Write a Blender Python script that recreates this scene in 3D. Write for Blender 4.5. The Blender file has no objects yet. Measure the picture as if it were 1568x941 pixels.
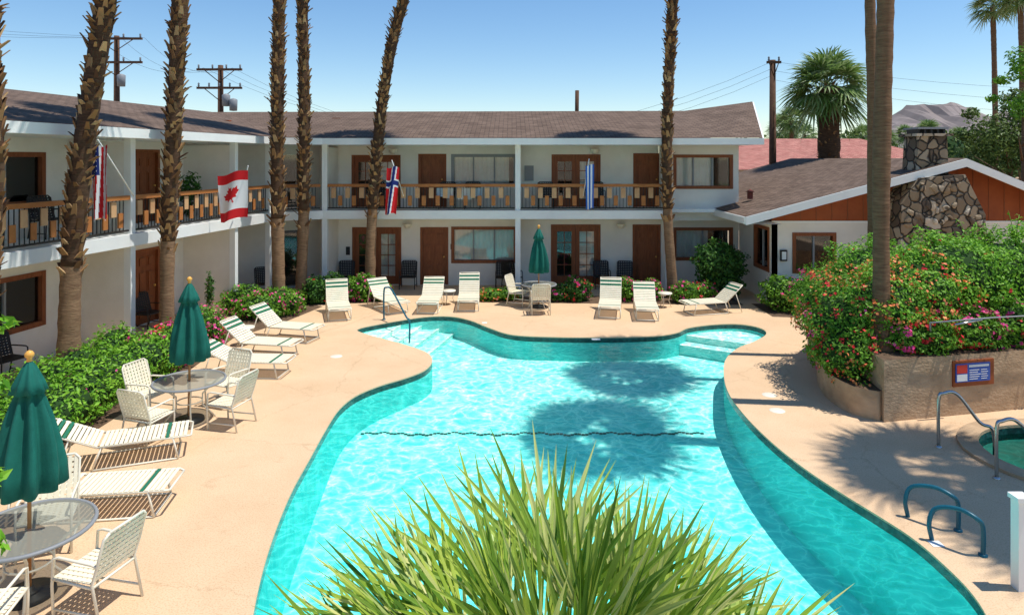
import bpy, math, random
import numpy as np
from mathutils import Vector, Matrix, noise
from mathutils.geometry import tessellate_polygon
random.seed(7)
scene = bpy.context.scene
CAMH = 4.6; F = 1045.0
def G(px, py, z=0.0):
    """image pixel back-projected through the assumed camera to (x, depth) at height z"""
    D = F*(CAMH-z)/(py-243.0)
    return Vector(((px-784.0)*D/F, D, z))
def X(px, D): return (px-784.0)*D/F
def Zh(py, D): return CAMH-(py-243.0)*D/F

# ---------------------------------------------------------------- materials
def newmat(name):
    m = bpy.data.materials.new(name); m.use_nodes = True
    nt = m.node_tree; nt.nodes.clear()
    out = nt.nodes.new('ShaderNodeOutputMaterial')
    return m, nt, out
def N(nt, t, **kw):
    n = nt.nodes.new(t)
    for k, v in kw.items():
        if k.startswith('i_'): n.inputs[k[2:].replace('_', ' ')].default_value = v
        else: setattr(n, k, v)
    return n
def L(nt, a, b): nt.links.new(a, b)
def ramp(nt, fac, stops):
    r = N(nt, 'ShaderNodeValToRGB'); cr = r.color_ramp
    while len(cr.elements) > 1: cr.elements.remove(cr.elements[-1])
    cr.elements[0].position = stops[0][0]; cr.elements[0].color = (*stops[0][1], 1)
    for p, c in stops[1:]:
        e = cr.elements.new(p); e.color = (*c, 1)
    L(nt, fac, r.inputs['Fac']); return r.outputs['Color']
def mat(name, c, c2=None, scale=4, rough=.75, bump=0., bscale=40, metal=0., spec=.3, coord='Object', stretch=None):
    m, nt, out = newmat(name)
    p = N(nt, 'ShaderNodeBsdfPrincipled'); p.inputs['Roughness'].default_value = rough
    p.inputs['Metallic'].default_value = metal; p.inputs['Specular IOR Level'].default_value = spec
    tc = N(nt, 'ShaderNodeTexCoord'); co = tc.outputs[coord]
    if stretch:
        mp = N(nt, 'ShaderNodeMapping'); mp.inputs['Scale'].default_value = stretch
        L(nt, co, mp.inputs['Vector']); co = mp.outputs['Vector']
    if c2:
        n = N(nt, 'ShaderNodeTexNoise', i_Scale=scale, i_Detail=6.0, i_Roughness=.6); L(nt, co, n.inputs['Vector'])
        col = ramp(nt, n.outputs['Fac'], [(.3, c), (.7, c2)]); L(nt, col, p.inputs['Base Color'])
    else: p.inputs['Base Color'].default_value = (*c, 1)
    if bump:
        n2 = N(nt, 'ShaderNodeTexNoise', i_Scale=bscale, i_Detail=4.0); L(nt, co, n2.inputs['Vector'])
        b = N(nt, 'ShaderNodeBump', i_Strength=bump, i_Distance=.02); L(nt, n2.outputs['Fac'], b.inputs['Height'])
        L(nt, b.outputs['Normal'], p.inputs['Normal'])
    L(nt, p.outputs[0], out.inputs['Surface']); return m
def leafmat(name, cols, transl=.3, rough=.5):
    m, nt, out = newmat(name)
    g = N(nt, 'ShaderNodeNewGeometry')
    col = ramp(nt, g.outputs['Random Per Island'], [(i/max(1, len(cols)-1), c) for i, c in enumerate(cols)])
    p = N(nt, 'ShaderNodeBsdfPrincipled', i_Roughness=rough); p.inputs['Specular IOR Level'].default_value = .3
    L(nt, col, p.inputs['Base Color'])
    if transl > 0:
        t = N(nt, 'ShaderNodeBsdfTranslucent'); L(nt, col, t.inputs['Color'])
        mx = N(nt, 'ShaderNodeMixShader', i_Fac=transl)
        L(nt, p.outputs[0], mx.inputs[1]); L(nt, t.outputs[0], mx.inputs[2]); L(nt, mx.outputs[0], out.inputs['Surface'])
    else: L(nt, p.outputs[0], out.inputs['Surface'])
    return m

M = {}
M['stucco'] = mat('white_stucco', (.73, .69, .61), (.83, .79, .71), 1.3, .9, .35, 60)
M['trim'] = mat('white_trim', (.77, .78, .75), (.84, .85, .81), 2, .6, .1, 30)
M['wood'] = mat('door_wood', (.18, .05, .016), (.28, .088, .03), 3, .5, .1, 40, stretch=(6, 6, 1))
M['rail'] = mat('rail_wood', (.36, .13, .035), (.5, .2, .06), 3, .6, .1, 40)
M['block'] = mat('rail_block_wood', (.52, .28, .13), (.66, .42, .22), 2, .65, .1, 40)
M['rust'] = mat('rust_siding', (.26, .06, .015), (.34, .085, .022), 2, .6, .1, 30)
M['black'] = mat('black_metal', (.02, .02, .02), rough=.4)
M['dark'] = mat('dark_interior', (.02, .018, .015), rough=.9)
M['curtain'] = mat('curtain_cloth', (.68, .65, .57), (.78, .75, .68), 3, .9)
M['soil'] = mat('soil', (.08, .05, .03), (.16, .1, .06), 6, .95, .8, 30)
M['chrome'] = mat('brushed_steel', (.45, .46, .47), rough=.25, metal=1.)
M['bluerail'] = mat('blue_painted_steel', (.012, .11, .16), rough=.35)
M['frame'] = mat('cream_frame', (.76, .71, .58), rough=.45)
M['strap'] = mat('cream_strap', (.78, .71, .53), (.84, .78, .61), 6, .6)
M['gstrap'] = mat('green_strap', (.02, .16, .09), rough=.6)
M['canvas'] = mat('green_canvas', (.004, .10, .075), (.008, .14, .105), 5, .8, .15, 60)
M['polewood'] = mat('umbrella_pole_wood', (.45, .2, .07), (.55, .27, .1), 4, .5)
M['finial'] = mat('finial_wood', (.75, .38, .08), rough=.4)
M['util'] = mat('creosote_pole', (.09, .045, .025), (.14, .075, .045), 6, .9)
M['grey'] = mat('grey_metal', (.25, .26, .27), rough=.5)
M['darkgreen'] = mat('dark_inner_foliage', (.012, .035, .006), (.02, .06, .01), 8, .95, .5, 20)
M['patio'] = mat('patio_dark_frame', (.03, .025, .02), rough=.5)
M['white'] = mat('white_paint', (.8, .8, .78), rough=.5)

def deckmat(name, a, b, spot):
    m, nt, out = newmat(name)
    p = N(nt, 'ShaderNodeBsdfPrincipled', i_Roughness=.85); p.inputs['Specular IOR Level'].default_value = .2
    tc = N(nt, 'ShaderNodeTexCoord'); co = tc.outputs['Object']
    n1 = N(nt, 'ShaderNodeTexNoise', i_Scale=.6, i_Detail=8.0, i_Roughness=.65); L(nt, co, n1.inputs['Vector'])
    n2 = N(nt, 'ShaderNodeTexNoise', i_Scale=55.0, i_Detail=3.0); L(nt, co, n2.inputs['Vector'])
    c1 = ramp(nt, n1.outputs['Fac'], [(.32, a), (.68, b)])
    c2 = ramp(nt, n2.outputs['Fac'], [(.36, spot), (.5, (1, 1, 1)), (.7, (1.0, 1.0, 1.0))])
    mx = N(nt, 'ShaderNodeMix', data_type='RGBA', blend_type='MULTIPLY'); mx.inputs[0].default_value = .5
    L(nt, c1, mx.inputs[6]); L(nt, c2, mx.inputs[7])
    n3 = N(nt, 'ShaderNodeTexNoise', i_Scale=1.8, i_Detail=8.0, i_Roughness=.75); L(nt, co, n3.inputs['Vector'])
    c3 = ramp(nt, n3.outputs['Fac'], [(.30, (.76, .71, .66)), (.42, (1, 1, 1))])
    mx2 = N(nt, 'ShaderNodeMix', data_type='RGBA', blend_type='MULTIPLY'); mx2.inputs[0].default_value = .6
    L(nt, mx.outputs[2], mx2.inputs[6]); L(nt, c3, mx2.inputs[7])
    v = N(nt, 'ShaderNodeTexVoronoi', i_Scale=.33); v.feature = 'DISTANCE_TO_EDGE'
    ad = N(nt, 'ShaderNodeVectorMath', operation='MULTIPLY_ADD'); L(nt, n3.outputs['Color'], ad.inputs[0]); ad.inputs[1].default_value = (.7, .7, 0); L(nt, co, ad.inputs[2]); L(nt, ad.outputs[0], v.inputs['Vector'])
    c4 = ramp(nt, v.outputs['Distance'], [(.0, (.62, .56, .5)), (.004, (1, 1, 1))])
    mx3 = N(nt, 'ShaderNodeMix', data_type='RGBA', blend_type='MULTIPLY'); mx3.inputs[0].default_value = .5
    L(nt, mx2.outputs[2], mx3.inputs[6]); L(nt, c4, mx3.inputs[7])
    L(nt, mx3.outputs[2], p.inputs['Base Color'])
    b = N(nt, 'ShaderNodeBump', i_Strength=.3, i_Distance=.01); L(nt, n2.outputs['Fac'], b.inputs['Height'])
    L(nt, b.outputs['Normal'], p.inputs['Normal'])
    L(nt, p.outputs[0], out.inputs['Surface']); return m
M['deck'] = deckmat('peach_concrete', (.63, .43, .26), (.71, .51, .325), (.66, .58, .5))
M['planter'] = mat('planter_plaster', (.36, .24, .14), (.56, .39, .24), 2.2, .9, .8, 14, stretch=(1, 1, 1.6))
M['sand'] = mat('desert_sand', (.32, .24, .16), (.42, .32, .22), .3, .95)

def shingle(name, c1, c2, mortar):
    m, nt, out = newmat(name)
    p = N(nt, 'ShaderNodeBsdfPrincipled', i_Roughness=.9); p.inputs['Specular IOR Level'].default_value = .15
    tc = N(nt, 'ShaderNodeTexCoord')
    br = N(nt, 'ShaderNodeTexBrick', i_Scale=1.0); br.inputs['Brick Width'].default_value = .32
    br.inputs['Row Height'].default_value = .14; br.inputs['Mortar Size'].default_value = .012
    br.inputs['Color1'].default_value = (*c1, 1); br.inputs['Color2'].default_value = (*c2, 1); br.inputs['Mortar'].default_value = (*mortar, 1)
    L(nt, tc.outputs['UV'], br.inputs['Vector'])
    n = N(nt, 'ShaderNodeTexNoise', i_Scale=1.2, i_Detail=8.0, i_Roughness=.7); L(nt, tc.outputs['UV'], n.inputs['Vector'])
    c = ramp(nt, n.outputs['Fac'], [(.3, (.7, .68, .66)), (.7, (1.15, 1.12, 1.1))])
    mx = N(nt, 'ShaderNodeMix', data_type='RGBA', blend_type='MULTIPLY'); mx.inputs[0].default_value = 1
    L(nt, br.outputs['Color'], mx.inputs[6]); L(nt, c, mx.inputs[7]); L(nt, mx.outputs[2], p.inputs['Base Color'])
    b = N(nt, 'ShaderNodeBump', i_Strength=.6, i_Distance=.02); L(nt, br.outputs['Fac'], b.inputs['Height']); b.invert = True
    L(nt, b.outputs['Normal'], p.inputs['Normal']); L(nt, p.outputs[0], out.inputs['Surface']); return m
M['shingle'] = shingle('brown_shingle', (.145, .10, .075), (.21, .15, .115), (.055, .042, .035))
M['redtile'] = shingle('red_roof_tile', (.42, .17, .14), (.54, .26, .21), (.2, .07, .06))

def stonemat():
    m, nt, out = newmat('field_stone')
    p = N(nt, 'ShaderNodeBsdfPrincipled', i_Roughness=.9)
    tc = N(nt, 'ShaderNodeTexCoord'); co = tc.outputs['Object']
    nz = N(nt, 'ShaderNodeTexNoise', i_Scale=2.0); L(nt, co, nz.inputs['Vector'])
    ad = N(nt, 'ShaderNodeVectorMath', operation='MULTIPLY_ADD'); L(nt, nz.outputs['Color'], ad.inputs[0]); ad.inputs[1].default_value = (.3, .3, .3); L(nt, co, ad.inputs[2])
    v = N(nt, 'ShaderNodeTexVoronoi', i_Scale=3.0); v.feature = 'F1'; L(nt, ad.outputs[0], v.inputs['Vector'])
    e = N(nt, 'ShaderNodeTexVoronoi', i_Scale=3.0); e.feature = 'DISTANCE_TO_EDGE'; L(nt, ad.outputs[0], e.inputs['Vector'])
    sp = N(nt, 'ShaderNodeSeparateColor'); L(nt, v.outputs['Color'], sp.inputs[0])
    col = ramp(nt, sp.outputs[0], [(0, (.08, .06, .045)), (.35, (.24, .17, .10)), (.7, (.34, .26, .17)), (1, (.52, .45, .35))])
    em = ramp(nt, e.outputs['Distance'], [(.02, (.12, .12, .12)), (.09, (1, 1, 1))])
    mx = N(nt, 'ShaderNodeMix', data_type='RGBA', blend_type='MULTIPLY'); mx.inputs[0].default_value = 1
    L(nt, col, mx.inputs[6]); L(nt, em, mx.inputs[7]); L(nt, mx.outputs[2], p.inputs['Base Color'])
    b = N(nt, 'ShaderNodeBump', i_Strength=1., i_Distance=.06); L(nt, em, b.inputs['Height']); L(nt, b.outputs['Normal'], p.inputs['Normal'])
    L(nt, p.outputs[0], out.inputs['Surface']); return m
M['stone'] = stonemat()

def glassmat():
    m, nt, out = newmat('window_glass')
    t = N(nt, 'ShaderNodeBsdfTransparent'); t.inputs[0].default_value = (.93, .95, .95, 1)
    g = N(nt, 'ShaderNodeBsdfGlossy', i_Roughness=.04); lw = N(nt, 'ShaderNodeFresnel', i_IOR=1.45)
    mt = N(nt, 'ShaderNodeMath', operation='ADD', use_clamp=True); L(nt, lw.outputs[0], mt.inputs[0]); mt.inputs[1].default_value = .04
    mx = N(nt, 'ShaderNodeMixShader'); L(nt, mt.outputs[0], mx.inputs[0]); L(nt, t.outputs[0], mx.inputs[1]); L(nt, g.outputs[0], mx.inputs[2])
    L(nt, mx.outputs[0], out.inputs['Surface']); return m
M['glass'] = glassmat()
def tabletop():
    m, nt, out = newmat('frosted_table_top')
    t = N(nt, 'ShaderNodeBsdfTransparent'); t.inputs[0].default_value = (.75, .8, .78, 1)
    p = N(nt, 'ShaderNodeBsdfPrincipled', i_Roughness=.25); p.inputs['Base Color'].default_value = (.30, .30, .25, 1)
    mx = N(nt, 'ShaderNodeMixShader', i_Fac=.65); L(nt, t.outputs[0], mx.inputs[1]); L(nt, p.outputs[0], mx.inputs[2])
    L(nt, mx.outputs[0], out.inputs['Surface']); return m
M['ttop'] = tabletop()

def watermat(name, lo, hi, sc):  # caustic light network is painted into the transparent tint along cell edges
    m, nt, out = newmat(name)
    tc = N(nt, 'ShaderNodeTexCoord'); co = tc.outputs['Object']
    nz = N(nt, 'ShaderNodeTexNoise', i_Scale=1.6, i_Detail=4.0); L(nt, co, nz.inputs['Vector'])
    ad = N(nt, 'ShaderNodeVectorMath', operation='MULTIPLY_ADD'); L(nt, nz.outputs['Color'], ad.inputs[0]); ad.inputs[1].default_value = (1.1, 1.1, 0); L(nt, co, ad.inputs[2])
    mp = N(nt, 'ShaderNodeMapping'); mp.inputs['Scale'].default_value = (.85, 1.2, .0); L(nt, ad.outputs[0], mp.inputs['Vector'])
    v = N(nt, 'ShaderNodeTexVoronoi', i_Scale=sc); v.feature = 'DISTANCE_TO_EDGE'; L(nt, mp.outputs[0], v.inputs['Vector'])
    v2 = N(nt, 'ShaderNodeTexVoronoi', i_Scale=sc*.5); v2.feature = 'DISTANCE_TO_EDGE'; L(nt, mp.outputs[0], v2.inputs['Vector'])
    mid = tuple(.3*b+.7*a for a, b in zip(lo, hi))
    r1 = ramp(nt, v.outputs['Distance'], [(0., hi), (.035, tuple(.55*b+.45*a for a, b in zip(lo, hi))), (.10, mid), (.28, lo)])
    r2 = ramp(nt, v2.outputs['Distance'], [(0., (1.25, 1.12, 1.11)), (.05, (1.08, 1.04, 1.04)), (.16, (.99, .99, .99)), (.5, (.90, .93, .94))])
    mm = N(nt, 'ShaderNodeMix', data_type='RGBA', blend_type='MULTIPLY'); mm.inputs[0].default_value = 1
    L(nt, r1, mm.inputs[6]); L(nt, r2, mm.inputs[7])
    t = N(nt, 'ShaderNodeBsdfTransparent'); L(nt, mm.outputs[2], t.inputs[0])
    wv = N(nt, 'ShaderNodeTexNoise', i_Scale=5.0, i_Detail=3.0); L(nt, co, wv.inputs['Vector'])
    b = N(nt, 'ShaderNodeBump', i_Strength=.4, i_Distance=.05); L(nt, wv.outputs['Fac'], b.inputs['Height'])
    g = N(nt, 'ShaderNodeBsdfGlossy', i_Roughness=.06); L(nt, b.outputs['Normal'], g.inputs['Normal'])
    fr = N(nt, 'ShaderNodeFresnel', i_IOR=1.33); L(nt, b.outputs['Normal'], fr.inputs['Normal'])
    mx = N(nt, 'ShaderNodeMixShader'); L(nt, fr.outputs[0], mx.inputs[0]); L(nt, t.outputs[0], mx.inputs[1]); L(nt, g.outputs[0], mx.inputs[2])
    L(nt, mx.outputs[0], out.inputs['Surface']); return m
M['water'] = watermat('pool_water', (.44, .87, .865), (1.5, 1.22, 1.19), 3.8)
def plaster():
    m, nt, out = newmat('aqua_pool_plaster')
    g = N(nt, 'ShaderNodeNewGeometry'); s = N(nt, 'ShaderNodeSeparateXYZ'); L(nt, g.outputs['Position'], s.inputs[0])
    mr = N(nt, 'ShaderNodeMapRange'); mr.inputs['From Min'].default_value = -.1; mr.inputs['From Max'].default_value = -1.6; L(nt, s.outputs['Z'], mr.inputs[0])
    col = ramp(nt, mr.outputs[0], [(0, (.68, .86, .82)), (.2, (.55, .84, .8)), (.4, (.34, .82, .77)), (1, (.14, .74, .72))])  # light lost with water depth is painted into the plaster colour
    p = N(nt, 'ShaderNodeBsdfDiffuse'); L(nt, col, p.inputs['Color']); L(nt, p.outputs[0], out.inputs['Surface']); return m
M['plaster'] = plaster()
M['wallplaster'] = mat('shade_tinted_wall_plaster', (.07, .60, .58), (.09, .64, .62), 2, .9)  # pool plaster in deeper teal, the wall's shade put into its colour
def tilemat():
    m, nt, out = newmat('green_waterline_tile')
    tc = N(nt, 'ShaderNodeTexCoord'); ck = N(nt, 'ShaderNodeTexNoise', i_Scale=14.0); L(nt, tc.outputs['Object'], ck.inputs['Vector'])
    col = ramp(nt, ck.outputs['Fac'], [(.4, (.006, .035, .03)), (.6, (.012, .08, .07))])
    p = N(nt, 'ShaderNodeBsdfPrincipled', i_Roughness=.25); L(nt, col, p.inputs['Base Color']); L(nt, p.outputs[0], out.inputs['Surface']); return m
M['tile'] = tilemat()
M['mount'] = mat('hazy_rock', (.20, .165, .155), (.31, .26, .24), .006, 1., coord='Object')

M['hedge'] = leafmat('hedge_leaf', [(.07, .22, .012), (.17, .42, .025), (.30, .56, .05), (.12, .32, .018)])
M['leafd'] = leafmat('dark_leaf', [(.02, .07, .012), (.05, .15, .02), (.10, .24, .03)])
M['leafm'] = leafmat('mid_leaf', [(.05, .15, .012), (.12, .30, .02), (.22, .44, .04), (.09, .24, .015)])
M['leafo'] = leafmat('olive_leaf', [(.05, .09, .02), (.12, .19, .035), (.19, .26, .07)])
M['pink'] = leafmat('pink_flower', [(.75, .03, .2), (.9, .12, .42), (.8, .05, .2)], .25)
M['orange'] = leafmat('orange_flower', [(.85, .18, .05), (.95, .36, .10), (.9, .24, .14)], .25)
M['red'] = leafmat('red_flower', [(.65, .015, .03), (.85, .06, .06)], .25)
M['frond'] = leafmat('fan_frond', [(.08, .15, .03), (.17, .28, .06), (.27, .37, .13), (.40, .48, .26)], .3, .4)
M['blade'] = leafmat('spiky_blade', [(.06, .15, .02), (.28, .42, .04), (.50, .58, .10), (.12, .26, .03), (.40, .52, .09), (.72, .70, .28), (.20, .36, .05)], .35, .35)
M['boot'] = leafmat('palm_boot', [(.05, .022, .010), (.22, .11, .045), (.42, .24, .10), (.09, .04, .018), (.55, .36, .18)], 0., .9)
M['bark'] = mat('palm_bark', (.16, .09, .05), (.32, .20, .11), 5, .95, .9, 12, stretch=(1, 1, 6))
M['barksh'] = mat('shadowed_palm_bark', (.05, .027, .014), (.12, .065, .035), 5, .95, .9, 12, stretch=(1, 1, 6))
M['barksm'] = mat('smooth_palm_bark', (.12, .065, .035), (.24, .14, .075), 4, .9, .9, 8, stretch=(1, 1, 7))

# ---------------------------------------------------------------- mesh builder
def root(name, loc=(0, 0, 0)):
    e = bpy.data.objects.new(name, None); e.location = loc; e.empty_display_size = .3
    scene.collection.objects.link(e); return e
class MB:
    def __init__(s): s.v = []; s.f = []; s.m = []; s.sm = []; s.mats = []; s.uv = {}
    def mi(s, m):
        if m not in s.mats: s.mats.append(m)
        return s.mats.index(m)
    def add(s, vs, fs, m, smooth=False, T=None):
        if isinstance(m, str): m = M[m]
        o = len(s.v); k = s.mi(m)
        s.v += [tuple(T @ Vector(p)) if T else tuple(p) for p in vs]
        for f in fs: s.f.append(tuple(i+o for i in f)); s.m.append(k); s.sm.append(smooth)
    def hexa(s, P, m, T=None):
        s.add(P, [(0, 3, 2, 1), (4, 5, 6, 7), (0, 1, 5, 4), (1, 2, 6, 5), (2, 3, 7, 6), (3, 0, 4, 7)], m, T=T)
    def box(s, a, b, m, T=None):
        x0, y0, z0 = a; x1, y1, z1 = b
        s.hexa([(x0, y0, z0), (x1, y0, z0), (x1, y1, z0), (x0, y1, z0), (x0, y0, z1), (x1, y0, z1), (x1, y1, z1), (x0, y1, z1)], m, T)
    def fbox(s, fr, u0, u1, n0, n1, z0, z1, m):
        O, u, n = fr
        def P(a, b, z): q = O+u*a+n*b; return (q.x, q.y, z)
        s.hexa([P(u0, n1, z0), P(u1, n1, z0), P(u1, n0, z0), P(u0, n0, z0), P(u0, n1, z1), P(u1, n1, z1), P(u1, n0, z1), P(u0, n0, z1)], m)
    def tube(s, pts, r, m, seg=8, smooth=True, T=None):
        pts = [Vector(p) for p in pts]; n = len(pts)
        rs = r if isinstance(r, (list, tuple)) else [r]*n
        vs = []; up = None
        for i, p in enumerate(pts):
            t = (pts[min(i+1, n-1)]-pts[max(i-1, 0)]).normalized()
            if up is None:
                up = Vector((0, 0, 1)) if abs(t.z) < .9 else Vector((1, 0, 0))
            a = t.cross(up)
            if a.length < 1e-4: a = t.cross(Vector((0, 1, 0)))
            a.normalize(); b = a.cross(t).normalized(); up = b
            for k in range(seg):
                th = 2*math.pi*k/seg; vs.append(p+(a*math.cos(th)+b*math.sin(th))*rs[i])
        fs = [(i*seg+k, i*seg+(k+1) % seg, (i+1)*seg+(k+1) % seg, (i+1)*seg+k) for i in range(n-1) for k in range(seg)]
        fs.append(tuple(range(seg))[::-1]); fs.append(tuple((n-1)*seg+k for k in range(seg)))
        s.add(vs, fs, m, smooth, T)
    def prism(s, poly, z0, z1, m, msid=None, T=None):
        n = len(poly); vs = [(p[0], p[1], z0) for p in poly]+[(p[0], p[1], z1) for p in poly]
        s.add(vs, [(i, (i+1) % n, n+(i+1) % n, n+i) for i in range(n)], msid or m, T=T)
        tri = tessellate_polygon([[Vector((p[0], p[1], 0)) for p in poly]])
        s.add([(p[0], p[1], z1) for p in poly], [tuple(t) for t in tri], m, T=T)
    def lathe(s, prof, m, seg=16, c=(0, 0), smooth=True, T=None, mod=None):
        vs = []
        for r, z in prof:
            for k in range(seg):
                th = 2*math.pi*k/seg; rr = r*(mod(th, z) if mod else 1)
                vs.append((c[0]+rr*math.cos(th), c[1]+rr*math.sin(th), z))
        n = len(prof)
        s.add(vs, [(i*seg+k, i*seg+(k+1) % seg, (i+1)*seg+(k+1) % seg, (i+1)*seg+k) for i in range(n-1) for k in range(seg)], m, smooth, T)
    def mesh(s, name):
        me = bpy.data.meshes.new(name); me.from_pydata(s.v, [], s.f)
        for m in s.mats: me.materials.append(m)
        me.polygons.foreach_set('material_index', s.m); me.polygons.foreach_set('use_smooth', s.sm); me.update(); return me
    def done(s, name, parent=None, recenter=True):
        if parent is None and recenter and s.v:
            a = np.array(s.v); c = ((a[:, 0].min()+a[:, 0].max())/2, (a[:, 1].min()+a[:, 1].max())/2, a[:, 2].min())
            s.v = [tuple(r) for r in (a-np.array(c))]
        else: c = (0, 0, 0)
        o = bpy.data.objects.new(name, s.mesh(name)); o.location = c
        scene.collection.objects.link(o)
        if parent:
            o.parent = parent; o.location = Vector(c)-parent.location
        return o
def place(me, name, loc, rz=0, sc=1, parent=None):
    o = bpy.data.objects.new(name, me); o.location = loc; o.rotation_euler = (0, 0, rz); o.scale = (sc, sc, sc)
    scene.collection.objects.link(o)
    if parent: o.parent = parent; o.location = Vector(loc)-parent.location
    return o
def catmull(P, k=6, closed=False):
    n = len(P); out = []
    rngi = range(n if closed else n-1)
    for i in rngi:
        p0 = P[(i-1) % n] if closed else P[max(i-1, 0)]; p1 = P[i]; p2 = P[(i+1) % n]; p3 = P[(i+2) % n] if closed else P[min(i+2, n-1)]
        for j in range(k):
            t = j/k
            out.append(.5*((2*p1)+(p2-p0)*t+(2*p0-5*p1+4*p2-p3)*t*t+(3*p1-p0-3*p2+p3)*t**3))
    if not closed: out.append(P[-1])
    return out
def sheet(name, outer, holes, z, m):
    loops = [[Vector((p[0], p[1], 0)) for p in outer]]+[[Vector((p[0], p[1], 0)) for p in h] for h in holes]
    tri = tessellate_polygon(loops); vs = [(p.x, p.y, z) for l in loops for p in l]
    fs = []
    for t in tri:
        a, b, c = [Vector(vs[i]) for i in t]
        fs.append(tuple(t) if (b-a).cross(c-a).z > 0 else tuple(t)[::-1])
    mb = MB(); mb.add(vs, fs, m); return mb.done(name, recenter=False)

# ---------------------------------------------------------------- pool
pp = [(548, 503), (600, 492), (650, 484.5), (690, 484), (720, 490), (748, 501), (785, 512), (850, 515.5), (920, 516), (1000, 514), (1035, 509),
      (1055, 501), (1095, 496), (1135, 496), (1165, 502), (1173, 511), (1155, 522), (1130, 532), (1112, 548), (1108, 570), (1115, 600), (1140, 635),
      (1180, 675), (1230, 715), (1290, 755), (1350, 792), (1400, 825), (1450, 868), (1490, 910), (1515, 955), (1520, 1020)]
pl = [(380, 1000), (386, 950), (398, 890), (412, 840), (430, 790), (450, 745), (475, 700), (500, 655), (520, 625), (545, 605), (580, 590),
      (620, 578), (650, 566), (662, 552), (655, 540), (630, 530), (595, 520), (565, 512)]
P = [G(*p) for p in pp]+[Vector((3.4, 5.0, 0)), Vector((1, 4.6, 0)), Vector((-1.5, 5.0, 0))]+[G(*p) for p in pl]
pool = catmull(P, 6, True)
tubc = (8.75, 10.5); tub = [Vector((tubc[0]+1.35*math.cos(a), tubc[1]+1.2*math.sin(a), 0)) for a in [2*math.pi*k/32 for k in range(32)]]
B = 4000
sheet('ground', [(-B, -B), (B, -B), (B, B), (-B, B)], [pool, tub], -.03, M['sand'])
sheet('pool_deck', [(-12.5, 1), (17, 1), (17, 25.2), (-12.5, 25.2)], [pool, tub], 0, M['deck'])
pr = root('swimming_pool')
def wallring(loop, z0, z1, m, off=0):
    mb = MB(); n = len(loop)
    vs = [(p.x, p.y, z0) for p in loop]+[(p.x, p.y, z1) for p in loop]
    mb.add(vs, [(i, (i+1) % n, n+(i+1) % n, n+i) for i in range(n)], m, True); return mb
wallring(pool, -.025, 0, 'deck').done('coping_lip', pr)
wallring(pool, -.14, -.025, 'tile').done('waterline_tile', pr)
wallring(pool, -2.4, -.14, 'wallplaster').done('basin_wall', pr)
mb = MB(); nx, ny = 30, 40
vs = []
for j in range(ny+1):
    D = 3.5+17.5*j/ny
    z = -.62-.75*max(0, min(1, (14.5-D)/6.))
    for i in range(nx+1): vs.append((-6+14.5*i/nx, D, z))
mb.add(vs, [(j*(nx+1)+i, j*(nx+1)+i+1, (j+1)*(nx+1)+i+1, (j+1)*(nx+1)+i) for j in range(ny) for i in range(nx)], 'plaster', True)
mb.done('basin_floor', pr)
def clip(poly, c, d, s):
    out = []; cr = []; n = len(poly); f = lambda p: (p-c).dot(d)-s
    for i in range(n):
        a, b = poly[i], poly[(i+1) % n]; fa, fb = f(a), f(b)
        if fa <= 0: out.append(a)
        if (fa < 0) != (fb < 0): q = a+(b-a)*(fa/(fa-fb)); out.append(q); cr.append(q)
    return out, cr
mb = MB()
def steps(c, d, lv, keep):
    for s_, z in lv:
        sub, cr = clip(pool, c, d, s_); sub = [p for p in sub if keep(p)]; cr = [p for p in cr if keep(p)]
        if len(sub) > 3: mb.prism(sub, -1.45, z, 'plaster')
        if len(cr) >= 2:
            a, b = cr[0], cr[1]; e = d*.075
            mb.hexa([tuple(V_) for V_ in ((a.x-e.x, a.y-e.y, z), (b.x-e.x, b.y-e.y, z), (b.x+.01*d.x, b.y+.01*d.y, z), (a.x+.01*d.x, a.y+.01*d.y, z), (a.x-e.x, a.y-e.y, z+.012), (b.x-e.x, b.y-e.y, z+.012), (b.x+.01*d.x, b.y+.01*d.y, z+.012), (a.x+.01*d.x, a.y+.01*d.y, z+.012))], 'white')
steps(G(548, 503), Vector((.97, -.22, 0)).normalized(), ((.75, -.16), (1.2, -.27), (1.65, -.38), (2.1, -.5)), lambda p: p.y > 15.0 and p.x < 0)
steps(G(1173, 511), Vector((-.55, -.83, 0)).normalized(), ((.55, -.2), (1.0, -.36)), lambda p: p.y > 16.4 and p.x > 3.6)
mb.done('underwater_steps', pr)
mb = MB()
for k in range(95):
    x = -2.95+6.7*k/95
    zf = -.62-.75*(14.5-13.3)/6.
    mb.box((x, 13.3+.04*math.sin(k*.3)+.03*math.sin(k*1.3), zf), (x+.063, 13.345+.04*math.sin(k*.3)+.03*math.sin(k*1.3), zf+.02), 'tile')
mb.done('floor_tile_line', pr)
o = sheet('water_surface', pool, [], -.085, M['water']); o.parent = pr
mb = MB()
q = G(913, 520); mb.box((q.x-.11, q.y-.02, .002), (q.x+.11, q.y+.13, .006), 'white')
for p_ in (G(742, 494), G(1419, 833)): mb.box((p_.x-.07+.12*(p_.x > 0), p_.y-.05, .002), (p_.x+.07+.12*(p_.x > 0), p_.y+.08, .006), 'white')
mb.done('depth_marker', pr)
hr = root('hot_tub', (tubc[0], tubc[1], 0))
wallring(tub, -.2, 0, 'tile').done('tile_band', hr); wallring(tub, -.95, -.2, 'plaster').done('basin', hr)
mb = MB(); mb.box((tubc[0]-1.5, tubc[1]-1.4, -1), (tubc[0]+1.5, tubc[1]+1.4, -.9), 'plaster'); mb.done('basin_floor', hr)
M['tubwater'] = watermat('hot_tub_water', (.12, .42, .38), (.25, .6, .55), 4)
mb = MB(); mb.add([(p.x, p.y, -.1) for p in tub], [tuple(range(32))], 'tubwater'); mb.done('water', hr)
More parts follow.
